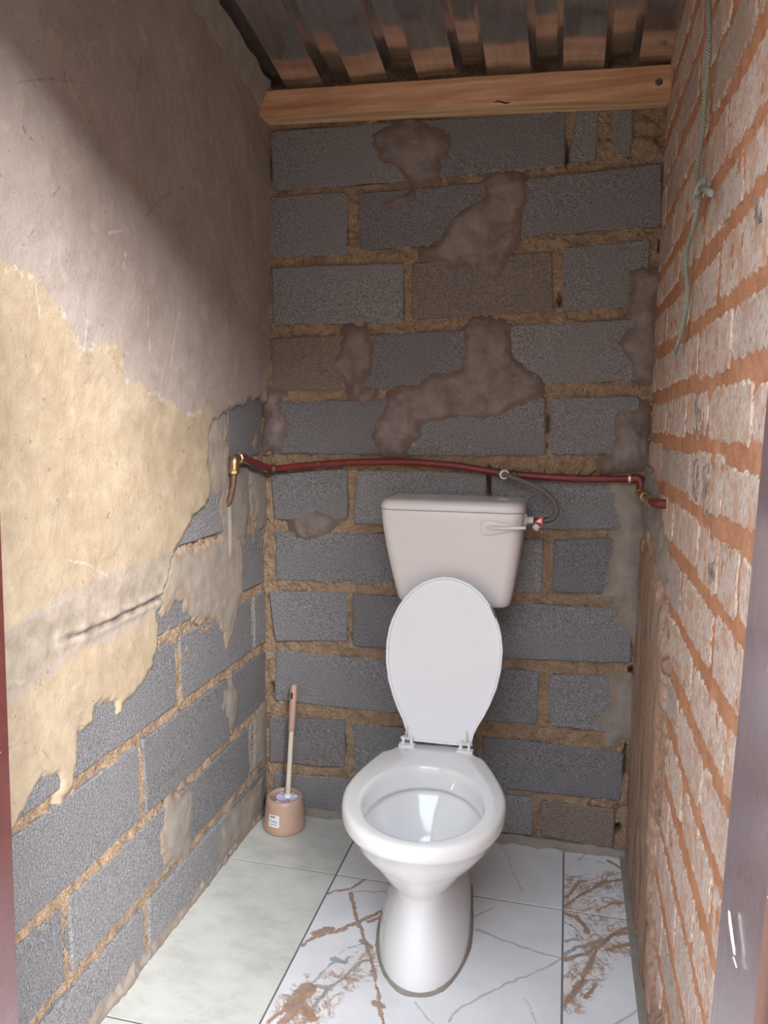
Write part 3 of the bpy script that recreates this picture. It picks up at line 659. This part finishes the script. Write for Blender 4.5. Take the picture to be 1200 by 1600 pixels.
# ------------------------------------------------------------------ front wall and steel door frame (the doorway the photograph is taken through)
XL, XR, ZD = .216, 1.09, 2.04
fw = MB().box((-.6, -1.545, -.1), (XL - .03, YF, 2.62)).box((XR + .03, -1.545, -.1), (1.7, YF, 2.62)).box((XL - .03, -1.545, ZD + .03), (XR + .03, YF, 2.62))
tag(fw.obj('wall_front', OUTW), 'front wall around the doorway', kind='structure')
fr = empty('door_1', 'maroon painted steel door frame around the doorway', None, ((XL + XR) / 2, -1.475, 0)); fr['kind'] = 'structure'
def jamb(x, s):
    # folded steel section: reveal, rebate step, returns over the wall faces
    pts = [(0, YF + .012), (0, -1.541), (s * .018, -1.541), (s * .018, -1.575), (s * .060, -1.575), (s * .060, -1.565), (s * .026, -1.565), (s * .026, -1.533), (s * .008, -1.533), (s * .008, YF + .003), (s * .05, YF + .003), (s * .05, YF + .012)]
    return MB().rings([[(x + a - .012, y, 0.0) for a, y in pts], [(x + a - .012 + .021 * ZD, y, ZD) for a, y in pts]])
jamb(XL, -1).obj('jamb', PAINT, fr); jr = jamb(XR, 1).obj('jamb', PAINT, fr)
pts = [(YF + .012, 0), (-1.541, 0), (-1.541, .018), (-1.575, .018), (-1.575, .06), (-1.565, .06), (-1.565, .026), (-1.533, .026), (-1.533, .008), (YF + .003, .008), (YF + .003, .05), (YF + .012, .05)]
MB().rings([[(XL - .05, y, ZD + z) for y, z in pts], [(XR + .05, y, ZD + z) for y, z in pts]]).obj('head', PAINT, fr)
def chipm(pxs, wd):
    c = [hit(*p, 0, XR - .0006) for p in pxs]; L = [(XR - .0006, p[1] - wd * s, p[2]) for p, s in zip(c, [.3] + [1] * (len(c) - 2) + [.3])]; Rr = [(XR - .0006, p[1] + wd * s, p[2]) for p, s in zip(c, [.3] + [1] * (len(c) - 2) + [.3])]
    r = L + Rr[::-1]; b = [(XR + .0008, y, z) for _, y, z in r]
    return MB().rings([b, r])
chipm([(1138,1424),(1140,1445),(1144,1475),(1146,1490)], .006).obj('paint_chip', CHIP, fr); chipm([(1145,1496),(1147,1503),(1149,1510)], .005).obj('paint_chip', CHIP, fr)

ground = MB().box((-30, -40, -.30), (30, -1.56, -.06)).obj('ground', SOIL); tag(ground, 'bare soil yard outside the doorway', kind='structure')
tag(MB().box((-.6, -1.80, -.10), (1.7, -1.545, -.012)).obj('trim_1', OUTW), 'cement doorstep', kind='structure')

tag(MB().box((-9, -6.6, -.1), (9, -6.3, 3.8)).obj('wall_sky_block', OUTW), 'unseen wall across the yard, added to block low sky', kind='structure')  # out of view; added and sized to keep low sky light out of the room

# ------------------------------------------------------------------ toilet pan
PX, PY = .599, -.285; PR = R(5.0)
pan = empty('toilet_pan', 'white ceramic toilet pan with its lid raised', 'toilet', (PX, PY, 0), PR)
NP = 72
def egg(yf, yb, yw, hw, hb, p=2.0, sq=2.6):
    """plan outline, local: back at y=0, front towards -y. yw: where it is widest, hb: half width at the back"""
    pts = []
    for k in range(NP):
        t = 2 * math.pi * k / NP; c, s = math.cos(t), math.sin(t)         # s<0: front
        if s <= 0:
            x = hw * math.copysign(abs(c) ** (2 / p), c); y = yw + (yw - yf) * (-(abs(s) ** (2 / p)))
        else:
            y = yw + (yb - yw) * (abs(s) ** (2 / sq)); q = (y - yw) / (yb - yw)
            lim = hw + (hb - hw) * (q ** 1.5); x = math.copysign(lim * (abs(c) ** (2 / sq) if q > .8 else 1) if q > .8 else lim, c)
            if q > .8: x = math.copysign(lim * min(1.0, abs(c) ** (2 / 8) * 1.0), c)
        pts.append((x, y))
    return pts
def ring(z, yf, yb, yw, hw, hb, p=2.0, bulge=0):
    out = []
    for x, y in egg(yf, yb, yw, hw, hb, p):
        if bulge and y < yw:
            f = math.exp(-(x / .05) ** 2); y -= bulge * f
        out.append((x, y, z))
    return out
S = [(.000,-.402,.060,-.16,.113,.106), (.012,-.404,.060,-.16,.113,.106), (.040,-.399,.058,-.16,.109,.102), (.090,-.387,.052,-.16,.096,.090), (.140,-.374,.046,-.16,.081,.078), (.180,-.369,.040,-.17,.076,.072),
     (.215,-.377,.035,-.185,.086,.076), (.245,-.396,.030,-.20,.113,.085), (.275,-.420,.026,-.22,.136,.092), (.305,-.446,.022,-.235,.158,.098), (.330,-.462,.019,-.245,.172,.102), (.352,-.475,.018,-.25,.182,.105),
     (.360,-.483,.017,-.25,.188,.106), (.368,-.488,.016,-.25,.191,.107), (.385,-.489,.016,-.25,.191,.107), (.394,-.487,.015,-.25,.189,.106), (.3990,-.482,.012,-.25,.184,.103), (.4000,-.474,.008,-.25,.177,.099)]
rs = []
for (z, yf, yb, yw, hw, hb) in S: rs.append(ring(z, yf, yb, yw, hw, hb, 2.15, .010 * math.exp(-((z - .29) / .035) ** 2)))
def oval(z, cy, a, b, p=2.0): return [(a * math.copysign(abs(math.cos(2*math.pi*k/NP)) ** (2/p), math.cos(2*math.pi*k/NP)), cy + b * math.copysign(abs(math.sin(2*math.pi*k/NP)) ** (2/p), math.sin(2*math.pi*k/NP)), z) for k in range(NP)]
IC = -.286
for (z, cy, a, b) in [(.4000, IC, .151, .181), (.3985, IC, .145, .175), (.3930, IC, .141, .171), (.380, IC, .139, .169), (.350, IC, .137, .166), (.343, IC, .136, .165), (.3405, IC, .139, .168), (.342, IC, .147, .176), (.336, IC, .150, .179),
                      (.320, IC, .145, .173), (.285, IC - .004, .120, .146), (.25, IC - .008, .095, .118), (.22, IC - .01, .072, .088), (.195, IC - .01, .058, .070)]:
    rs.append(oval(z, cy, a, b))
# the inside floor closes below the water
rs.append(oval(.15, IC - .01, .050, .060)); rs.append(oval(.14, IC - .01, .02, .025))
def to_world(o, pts):
    c, s = math.cos(o.rotation_euler.z), math.sin(o.rotation_euler.z); return [(o.location.x + c*x - s*y, o.location.y + s*x + c*y, z + o.location.z) for x, y, z in pts]
bowl = MB().rings(rs).obj('bowl', CERAMIC, pan, smooth=True, world=False, angle=70)
MB().rings([oval(.186, IC - .01, .056, .068), oval(.192, IC - .01, .0565, .0685)]).obj('water', WATER, pan, world=False)
# cement bed squeezed out around the foot
r0 = ring(0, -.402, .060, -.16, .113, .106, 2.15); rr = random.Random(8); outr = []; inr = []
nz = [rr.uniform(.004, .011) for _ in range(NP)]
for k, (x, y, z) in enumerate(r0):
    L = math.hypot(x, y + .17); w = (nz[k] + nz[k-1] + nz[(k+1) % NP]) / 3; outr.append((x * (1 + w / L), (y + .17) * (1 + w / L) - .17, -.0005)); inr.append((x, y, .009 * (.6 + nz[k] * 50)))
mid = [((a[0]+b[0])/2, (a[1]+b[1])/2, .007) for a, b in zip(outr, inr)]; inn = [(x*.97, (y+.17)*.97-.17, .009) for x, y, z in r0]; inb = [(x*.97, (y+.17)*.97-.17, -.0005) for x, y, z in r0]
mb = MB(); n = NP; rgs = [outr, mid, inr, inn, inb]; v_ = [p for r_ in rgs for p in r_]; f_ = []
for k in range(5):
    for i in range(n): f_.append((k*n+i, k*n+(i+1) % n, ((k+1) % 5)*n+(i+1) % n, ((k+1) % 5)*n+i))
mb.add(v_, f_).obj('cement_bed', CEMENT_P, pan, smooth=True, world=False, angle=60)
# lid, leaning back against the cistern
prof = [(0, .086), (.012, .0885), (.03, .092), (.053, .101), (.083, .117), (.113, .1305), (.16, .147), (.21, .156), (.26, .1575), (.30, .152), (.325, .145), (.36, .130), (.385, .114), (.41, .092), (.43, .065), (.442, .036), (.447, .012)]
out = [(-w, s) for s, w in prof] + [(w, s) for s, w in prof[::-1]]
LB = Vector((.612, -.283, .409)); tl = math.atan2(.062, .440)
xa = Vector((1, .02, 0)).normalized(); up = Vector((.012, math.sin(tl), math.cos(tl))).normalized(); nf = xa.cross(up) * 1.0; nf.normalize()
if nf.y > 0: nf = -nf
def lp(x, s, w): return LB + xa * x + up * s + nf * w
cs = .225
def off(p, dd):
    x, s = p; L = math.hypot(x, s - cs); return (x * (1 - dd / L), cs + (s - cs) * (1 - dd / L))
rgs = [[lp(*off(p, .020), -.017) for p in out], [lp(*off(p, .006), -.015) for p in out], [lp(*off(p, .0), -.009) for p in out], [lp(*p, .0) for p in out], [lp(*off(p, .0012), .0012) for p in out],
       [lp(*off(p, .006), .0012) for p in out], [lp(*off(p, .0085), -.0030) for p in out], [lp(*off(p, .03), -.0018) for p in out]]
lid = MB().rings(rgs).obj('lid', LIDW, pan, smooth=True, angle=40)
for s in (-1, 1):
    hx = .078 * s - .006; base = lp(hx, 0, .006); bz = .400
    h = MB()
    c = lp(hx, -.004, .010)
    h.box((c.x - .021, c.y - .012, bz - .001), (c.x + .021, c.y + .010, bz + .0045))
    h.box((c.x + s * -.012 - .0035, c.y - .004, bz), (c.x + s * -.012 + .0035, c.y + .010, bz + .026)); h.box((c.x + s * .010 - .003, c.y - .004, bz), (c.x + s * .010 + .003, c.y + .010, bz + .024))
    hg = h.obj('hinge', LIDW, pan)
    MB().tube([(c.x - .018, c.y + .004, bz + .018), (c.x + .018, c.y + .004, bz + .018)], .0045, 12).obj('hinge_pin', ROD, hg, smooth=True, angle=50)
    q = [lp(hx + s * .005, .008, .002), lp(hx + s * .004, .022, .005), lp(hx + s * .001, .040, .0015)]
    MB().tube(q, [.003, .0032, .0015], 8).obj('hinge_strap', ROD, hg, smooth=True)
ch = [lp(*off((.1195, .377), .002), .0022), lp(*off((.134, .352), .002), .0022), lp(*off((.137, .345), .002), .0022)]
MB().tube(ch, [.001, .0018, .001], 6).obj('scuff_mark', STEELD, lid)

# ------------------------------------------------------------------ cistern
cis = empty('toilet_cistern', 'off-white plastic cistern fixed to the back wall', 'cistern', (.615, -.10, .757))
def rrect(x0, x1, y0, y1, r, z, n=7):
    P = []
    for (cx, cy, a0) in ((x1 - r, y1 - .008, 0), (x0 + r, y1 - .008, 90), (x0 + r, y0 + r, 180), (x1 - r, y0 + r, 270)):
        rad = .008 if a0 in (0, 90) else r
        if a0 in (0, 90): cx = x1 - .008 if a0 == 0 else x0 + .008
        for k in range(n): a = R(a0 + 90 * k / (n - 1)); P.append((cx + rad * math.cos(a), cy + rad * math.sin(a), z))
    return P
CB = -.012
def sect(z):
    t = (z - .757) / (1.026 - .757); e = t ** .9
    x0 = .470 + (.4205 - .470) * (1 - (1 - t) ** 1.35); x1 = .7795 + (.8130 - .7795) * (1 - (1 - t) ** 1.5)
    yf = -.165 - .030 * (1 - (1 - t) ** 1.6)
    return x0, x1, yf
rg = []
for z, ins in ((.757, .016), (.7585, .009), (.763, .003), (.770, 0)): x0, x1, yf = sect(max(z, .757)); rg.append(rrect(x0 + ins, x1 - ins, yf + ins, CB, .030, z))
for z in np.linspace(.79, 1.022, 14): x0, x1, yf = sect(z); rg.append(rrect(x0, x1, yf, CB, .030 + .004 * (z - .757) / .27, z))
x0, x1, yf = sect(1.026); rg.append(rrect(x0 + .0015, x1 - .0015, yf + .0015, CB, .034, 1.0245))
MB().rings(rg).obj('tank', TANKW, cis, smooth=True, angle=60)
lr = []
for z, ins in ((1.0255, .0025), (1.0262, -.0005), (1.029, -.0016), (1.038, -.0012), (1.046, .003), (1.0505, .009), (1.0528, .017), (1.0535, .030)): lr.append(rrect(x0 + ins, x1 - ins, yf + ins, CB, .036, z))
tl_ = MB().rings(lr).obj('tank_lid', TANKW, cis, smooth=True, angle=60)
MB().lathe([(.016, 0), (.0165, .0008), (.013, .0012), (.0125, .0004)], (.752, -.095, 1.0533), 24, cap0=False, cap1=True).obj('button_plug', TANKW, tl_, smooth=True)
# lever: teardrop boss with an arm running off to the side
yl = -.1955; A = Vector((.728, yl, .986)); lvp = []
def teardrop(g, w):
    P = []
    for k in range(28):
        a = 2 * math.pi * k / 28; x = math.cos(a); rad = .018 + g; px = -.010 + rad * x; pz = rad * math.sin(a)
        if x > 0: px = -.010 + x * (.078 + g); pz = math.copysign((rad * (1 - x) ** .9 * .9 + .0045), math.sin(a)) if abs(math.sin(a)) > 1e-6 else 0
        P.append((A.x + px, A.y + w, A.z + pz + px * .045))
    return P
MB().rings([teardrop(.002, .004), teardrop(.001, -.0030), teardrop(-.002, -.0042)]).obj('lever_boss', TANKW, cis, smooth=True, angle=50)
MB().tube([(A.x - .010, A.y - .0042, A.z), (A.x + .02, A.y - .008, A.z + .001), (A.x + .06, A.y - .010, A.z + .003), (A.x + .093, A.y - .010, A.z + .005)], [.003, .0045, .0048, .0042], 12).obj('flush_lever', TANKW, cis, smooth=True, angle=60)
MB().tube([(.622, -.07, .765), (.622, -.07, .60), (.618, -.09, .47), (.612, -.15, .375), (.611, -.235, .352), (.611, -.27, .350)], .022, 18).obj('flush_pipe', WHITEP, cis, smooth=True, angle=60)
MB().lathe([(.032, 0), (.034, .004), (.034, .022), (.024, .026)], (.622, -.07, .738), 20).obj('flush_nut', WHITEP, cis, smooth=True, angle=40)

# ------------------------------------------------------------------ valve and hose
vy = -.10; vz = .998
val = empty('angle_valve', 'small red and white valve on the side of the cistern', 'valve', (.83, vy, vz))
def hexn(c, r, l, n=6): return MB().lathe([(r * .92, 0), (r, .0015), (r, l - .0015), (r * .92, l)], c, n, (1, 0, 0))
hexn((.8085, vy, vz), .017, .009, 20).obj('backnut', WHITEP, val); hexn((.8175, vy, vz), .0105, .006, 12).obj('collar', TANKW, val); hexn((.8235, vy, vz), .0095, .012).obj('coupling_nut', WHITEP, val)
MB().tube([(.8355, vy, vz), (.846, vy, vz - .001), (.858, vy, vz)], [.006, .008, .0075], 14).obj('valve_body', STEELD, val, smooth=True)
hd = MB().add([(.838, vy - .010, vz - .004), (.861, vy - .010, vz - .010), (.863, vy - .010, vz + .013), (.850, vy - .010, vz + .010), (.838, vy - .016, vz - .004), (.861, vy - .016, vz - .010), (.863, vy - .016, vz + .013), (.850, vy - .016, vz + .010)],
        [(3,2,1,0),(4,5,6,7),(0,1,5,4),(1,2,6,5),(2,3,7,6),(3,0,4,7)]).obj('handle', REDP, val)
MB().add([(.843, vy - .0165, vz - .001), (.858, vy - .0165, vz - .004), (.857, vy - .0165, vz + .009), (.843, vy - .0175, vz - .001), (.858, vy - .0175, vz - .004), (.857, vy - .0175, vz + .009)], [(2,1,0),(3,4,5),(0,1,4,3),(1,2,5,4),(2,0,3,5)]).obj('handle_mark', WHITEP, hd)
MB().tube([(.850, vy - .002, vz - .004), (.846, vy - .006, vz - .017), (.843, vy - .008, vz - .023)], [.006, .007, .0055], 12).obj('spindle', REDP, val, smooth=True)
MB().lathe([(.0, 0), (.009, .0), (.009, .010), (.0, .012)], (.846, vy - .010, vz - .014), 14, (-.5, -.6, -.7), False, False).obj('knob_cap', WHITEP, val, smooth=True, angle=40)
hose = empty('supply_hose', 'grey braided hose curving from the red pipe to the cistern valve', 'hose', (.75, -.035, 1.115))
hp = [(.748, -.040, 1.119), (.772, -.050, 1.112), (.806, -.056, 1.100), (.850, -.066, 1.083), (.885, -.078, 1.055), (.897, -.088, 1.025), (.888, -.096, 1.006), (.868, -.099, .998), (.860, vy, vz)]
MB().tube(spline(hp, 8), .0068, 12).obj('tube', HOSE, hose, smooth=True, angle=70)
MB().lathe([(.0095, -.004), (.0135, -.004), (.0145, 0), (.0135, .004), (.0095, .004)], (.748, -.044, 1.119), 28, (.35, -.85, -.2), False, False).add([], []).obj('white_washer', WHITEP, hose, smooth=True, angle=50)
MB().tube([(.866, vy + .0005, vz + .0005), (.878, -.098, 1.001)], .0085, 12).obj('hose_nut', STEELD, hose)

# ------------------------------------------------------------------ red water pipe
pipe = empty('water_pipe', 'dark red water pipe running along the back wall', 'pipe', (.0, -.03, 1.12))
pp = [(.037, 733), (0, 0)]
line = [(425,733),(480,727),(560,722),(640,722),(720,729),(788,740),(850,745),(920,748),(985,748)]
wp = []
for p in line: q = on_back(*p, -.026); wp.append((q[0], -.026, q[1]))
MB().tube(spline(wp, 8), .0105, 14).obj('long_run', PIPE, pipe, smooth=True, angle=70)
le = Vector((.028, -.267, 1.160)); l2 = Vector((.034, -.05, 1.123))
MB().tube(spline([le + Vector((.002, .015, 0)), Vector((.026, -.20, 1.160)), Vector((.026, -.12, 1.140)), l2, Vector(wp[0])], 8), .0105, 14).obj('corner_run', PIPE, pipe, smooth=True, angle=70)
w0 = Vector(wp[0]); w1 = Vector(wp[1])
def cpl(name, x, r, l, mat):      # coupling around the long run near x
    pts = spline(wp, 8); k = min(range(len(pts)), key=lambda i: abs(pts[i].x - x)); t = (pts[min(k+1, len(pts)-1)] - pts[max(k-1, 0)]).normalized(); c = pts[k]
    return MB().lathe([(r*.9, -l/2), (r, -l/2 + .002), (r, l/2 - .002), (r*.9, l/2)], c, 14, t).obj(name, mat, pipe, smooth=True, angle=40)
cpl('corner_coupling', .045, .0135, .026, STEELD); cpl('pipe_clip', .190, .0122, .005, STEELD); cpl('tee_collar', .728, .0125, .008, STEELD); cpl('tee_collar', .770, .0132, .018, STEELD); cpl('end_collar', 1.085, .0135, .014, BRASS)
MB().tube([(.748, -.026, 1.119), (.748, -.046, 1.119)], .0085, 14).obj('tee_outlet', STEELD, pipe, smooth=True, angle=50)
# left end: brass elbow with a short copper tail going down into the wall
el = MB().tube(spline([le + Vector((0, .022, .0)), le + Vector((0, .008, .001)), le + Vector((0, -.004, -.006)), le + Vector((0, -.006, -.022)), le + Vector((0, -.006, -.04))], 6), .0125, 16).obj('brass_elbow', BRASS, pipe, smooth=True, angle=60)
MB().lathe([(.013, -.004), (.016, -.002), (.016, .004), (.013, .006)], le + Vector((0, .022, 0)), 8, (0, 1, 0)).obj('elbow_nut', BRASS, el); MB().lathe([(.013, -.006), (.0155, -.004), (.0155, .004), (.013, .006)], le + Vector((0, -.006, -.036)), 8).obj('elbow_nut', BRASS, el)
MB().tube([le + Vector((0, -.006, -.040)), le + Vector((-.004, -.008, -.075)), le + Vector((-.012, -.009, -.11)), le + Vector((-.022, -.009, -.13))], .0085, 12).obj('copper_tail', COPPER, pipe, smooth=True, angle=60)
MB().tube([(.0075, -.272, 1.075), (.0095, -.271, 1.03), (.010, -.270, .97), (.0095, -.270, .90), (.006, -.270, .86)], [.004, .0075, .0075, .006, .002], 8).obj('pipe_chase_ridge', CEMENT_P, wall_left, smooth=True)
# right end: elbow, brass stop and red stub through the brick wall
er = Vector(wp[-1])
MB().tube(spline([er, er + Vector((.018, -.002, .001)), er + Vector((.026, -.006, -.006)), er + Vector((.028, -.012, -.022)), er + Vector((.027, -.018, -.036))], 6), .0135, 14).obj('red_elbow', PIPE, pipe, smooth=True, angle=60)
sx, sz = 1.117, er.z - .040
def rz(y): return sz + .012 * (-y - .05) / .35
tap = MB().tube([(sx, y, rz(y)) for y in (-.03, -.07, -.10, -.16, -.25, -.31)], [.012, .0135, .0095, .0090, .0095, .0105], 16).obj('brass_stop', BRASS, pipe, smooth=True, angle=60)
MB().lathe([(.013, -.012), (.0165, -.009), (.0165, .009), (.013, .012)], (sx, -.055, rz(-.055)), 8, (0, 1, 0)).obj('brass_nut', BRASS, tap)
MB().lathe([(.011, -.012), (.0135, -.009), (.0135, .009), (.011, .012)], (sx, -.15, rz(-.15)), 8, (0, 1, 0)).obj('brass_nut', BRASS, tap)
MB().lathe([(.011, -.016), (.0138, -.013), (.0138, .013), (.011, .016)], (sx, -.325, rz(-.325)), 6, (0, -1, 0)).obj('brass_nut', BRASS, tap)
MB().tube(spline([(sx, -.335, rz(-.33)), (sx, -.375, rz(-.37)), (sx + .006, -.405, rz(-.40)), (W + .02, -.425, rz(-.42))], 5), .0105, 12).obj('red_stub', PIPE, pipe, smooth=True, angle=60)

# ------------------------------------------------------------------ rope
rp = [(1108,-60),(1109,0),(1111,50),(1108,100),(1101,150),(1096,200),(1088,250),(1087,275),(1095,291),(1094,312),(1085,360),(1075,390),(1071,420),(1072,450),(1068,490),(1062,525),(1054,553)]
RX = W - .016; ctr = spline([(RX - .003 * math.sin(i * .8),) + on_right(*p, RX) for i, p in enumerate(rp)], 12)
_y0 = ctr[0].y; ctr = [Vector((RX, _y0, roof_z(RX, _y0) - .002)), Vector((RX, _y0, (ctr[0].z + roof_z(RX, _y0)) / 2))] + ctr
rope = empty('hanging_rope', 'thin green-grey twisted rope hanging down the brick wall with a knot', 'rope', tuple(ctr[0]))
dst = 0; cum = [0]
for a, b in zip(ctr[:-1], ctr[1:]): cum.append(cum[-1] + (b - a).length)
fine = []; tot = cum[-1]; nseg = int(tot / .0016)
for i in range(nseg + 1):
    s = tot * i / nseg; k = min(np.searchsorted(cum, s), len(cum) - 1); k = max(k, 1); t = (s - cum[k-1]) / (cum[k] - cum[k-1] + 1e-9); fine.append((ctr[k-1].lerp(ctr[k], t), s))
for j in range(3):
    pts = []
    for i, (c, s) in enumerate(fine):
        a = 2 * math.pi * (s / .016 + j / 3); pts.append(c + Vector((math.cos(a), math.sin(a), .0)) * .0027)
    MB().tube(pts[::1], .0023, 6).obj('strand', ROPE, rope, smooth=True)
kc = Vector((RX - .004,) + on_right(1097, 293, RX)); kp = []
for i in range(60):
    a = i / 60 * 4 * math.pi; kp.append(kc + Vector((.006 * math.cos(3 * a / 2), .011 * math.sin(a), .011 * math.cos(a * 1.5 + .6))))
MB().tube(kp + [kp[0]], .0040, 8).obj('knot', ROPE, rope, smooth=True)
ke = [on_right(1100, 294, RX), on_right(1108, 297, RX), on_right(1114, 301, RX), on_right(1117, 304, RX)]
MB().tube([(RX - .004, a, b) for a, b in ke], [.005, .0045, .0065, .004], 8).obj('loose_end', ROPE, rope, smooth=True)
te = ctr[-1]; MB().lathe([(.0, -.004), (.005, -.003), (.0065, 0), (.005, .004), (.0, .005)], te, 10, (0, .2, 1), False, False).obj('tied_tip', ROPE, rope, smooth=True)

# ------------------------------------------------------------------ toilet brush and holder
HC = (.098, -.098)
hol = empty('brush_holder', 'round beige plastic toilet brush holder with a white price sticker', 'brush holder', (HC[0], HC[1], 0))
MB().lathe([(.060, 0), (.0640, .002), (.0655, .008), (.0648, .018), (.0630, .035), (.0600, .065), (.0565, .092), (.0545, .100), (.0505, .1045), (.0465, .1040), (.0435, .098), (.0425, .090), (.0430, .06), (.0440, .012), (.030, .008)], (*HC, 0), 64).obj('cup', BEIGE, hol, smooth=True, angle=60)
for k in range(18):                                   # moulded scallops round the foot
    a0 = 2 * math.pi * k / 18; pts = []
    for i in range(7):
        a = a0 + (i / 6) * (2 * math.pi / 18) * .8; z = .012 + .006 * math.sin(math.pi * i / 6); r = .0652 - (z - .01) * .06; pts.append((HC[0] + r * math.cos(a), HC[1] + r * math.sin(a), z))
    MB().tube(pts, .0010, 5).obj('scallop', BEIGE, hol, smooth=True)
# sticker wrapped on the cup, facing the door
def cyl(a, z, lift): rr_ = .0640 - (z - .020) * .108 + lift; return (HC[0] + rr_ * math.cos(a), HC[1] + rr_ * math.sin(a), z)
def strip(a0, a1, z0, z1, lift, mat, par, name, n=8, sk=.0):
    fr_ = [cyl(a0 + (a1 - a0) * i / n, z0 + sk * i / n, lift) for i in range(n + 1)] + [cyl(a1 + (a0 - a1) * i / n, z1 + sk * (n - i) / n, lift) for i in range(n + 1)]
    bk_ = [cyl(a0 + (a1 - a0) * i / n, z0 + sk * i / n, lift - .0008) for i in range(n + 1)] + [cyl(a1 + (a0 - a1) * i / n, z1 + sk * (n - i) / n, lift - .0008) for i in range(n + 1)]
    nn = len(fr_); f = []
    for i in range(n):
        f += [(i, i + 1, nn - 2 - i, nn - 1 - i)]
    m_ = MB().add(fr_, f); m_.add(bk_, [q[::-1] for q in f]); e = list(range(nn)); m_.f += [(i, nn + i, nn + (i + 1) % nn, (i + 1) % nn) for i in e]
    return m_.obj(name, mat, par)
A0, A1 = R(-118), R(-84)
stk = strip(A0, A1, .030, .066, .0012, STICK, hol, 'price_sticker')
for i, (a, b) in enumerate(((.18, .32), (.36, .48), (.50, .62))): strip(A0 + (A1 - A0) * a, A0 + (A1 - A0) * b, .0585, .0625, .0018, INK, stk, 'print', 3)
for i, (a, b) in enumerate(((.16, .20), (.24, .27), (.36, .38), (.42, .47), (.50, .53), (.57, .63), (.66, .68), (.72, .78), (.81, .84))): strip(A0 + (A1 - A0) * a, A0 + (A1 - A0) * b, .043 , .0545 if i < 1 else .050, .0018, INKG, stk, 'barcode_bar', 2)
strip(A0 + (A1 - A0) * .16, A0 + (A1 - A0) * .84, .036, .0385, .0018, INKG, stk, 'print', 4)
bb = Vector((HC[0] + .004, HC[1] + .004, .012)); bt = Vector((.1195, -.062, .452)); ax = (bt - bb).normalized()
br = empty('toilet_brush', 'toilet brush with cream rod and beige grip standing in its holder', 'brush', tuple(bb))
Lb = (bt - bb).length
def al(s): return bb + ax * s
MB().tube([al(.02), al(Lb * .55), al(Lb * .70)], [.0085, .0078, .0075], 18).obj('rod', ROD, br, smooth=True, angle=60)
q = Vector((0, 0, 1)).rotation_difference(ax)
grip = MB().lathe([(.0082, Lb * .665), (.0098, Lb * .668), (.0100, Lb * .70), (.0108, Lb * .85), (.0112, Lb * .95), (.0106, Lb * .985), (.0075, Lb * .998), (.003, Lb)], bb, 22, ax).obj('grip', BEIGE, br, smooth=True, angle=60)
hc_ = al(Lb * .925); side = Vector((-.15, -.99, 0)).normalized()
MB().rings([[hc_ + side * (.0100) + ax * (.011 * math.sin(a)) + ax.cross(side) * (.0032 * math.cos(a)) for a in np.linspace(0, 2*math.pi, 14, endpoint=False)], [hc_ + side * (.0114) + ax * (.012 * math.sin(a)) + ax.cross(side) * (.0036 * math.cos(a)) for a in np.linspace(0, 2*math.pi, 14, endpoint=False)]]).obj('hanging_slot', DARKG, grip)
MB().lathe([(.011, .080), (.014, .084), (.012, .090), (.0085, .093)], bb, 18, ax).obj('bristle_collar', WHITEP, br, smooth=True, angle=50)
mb = MB(); rr = random.Random(3)
for lay in range(6):
    n = 24
    for k in range(n):
        a = 2 * math.pi * (k + rr.random() * .7) / n; L = .036 + rr.uniform(-.004, .003); zz = .020 + .012 * lay
        d_ = q @ Vector((math.cos(a), math.sin(a), .10)); s_ = q @ Vector((-math.sin(a), math.cos(a), 0)); c0 = al(zz); w_ = .0022
        for t in (-1, 1):
            s2 = (s_ * .6 + ax * t * .5).normalized()
            mb.add([c0 + d_ * .008 - s2 * w_ * .4, c0 + d_ * .008 + s2 * w_ * .4, c0 + d_ * L + s2 * w_, c0 + d_ * L - s2 * w_], [(0, 1, 2, 3)])
b_ = mb.obj('bristles', BRISTLE, br, fix=False); b_['kind'] = 'stuff'
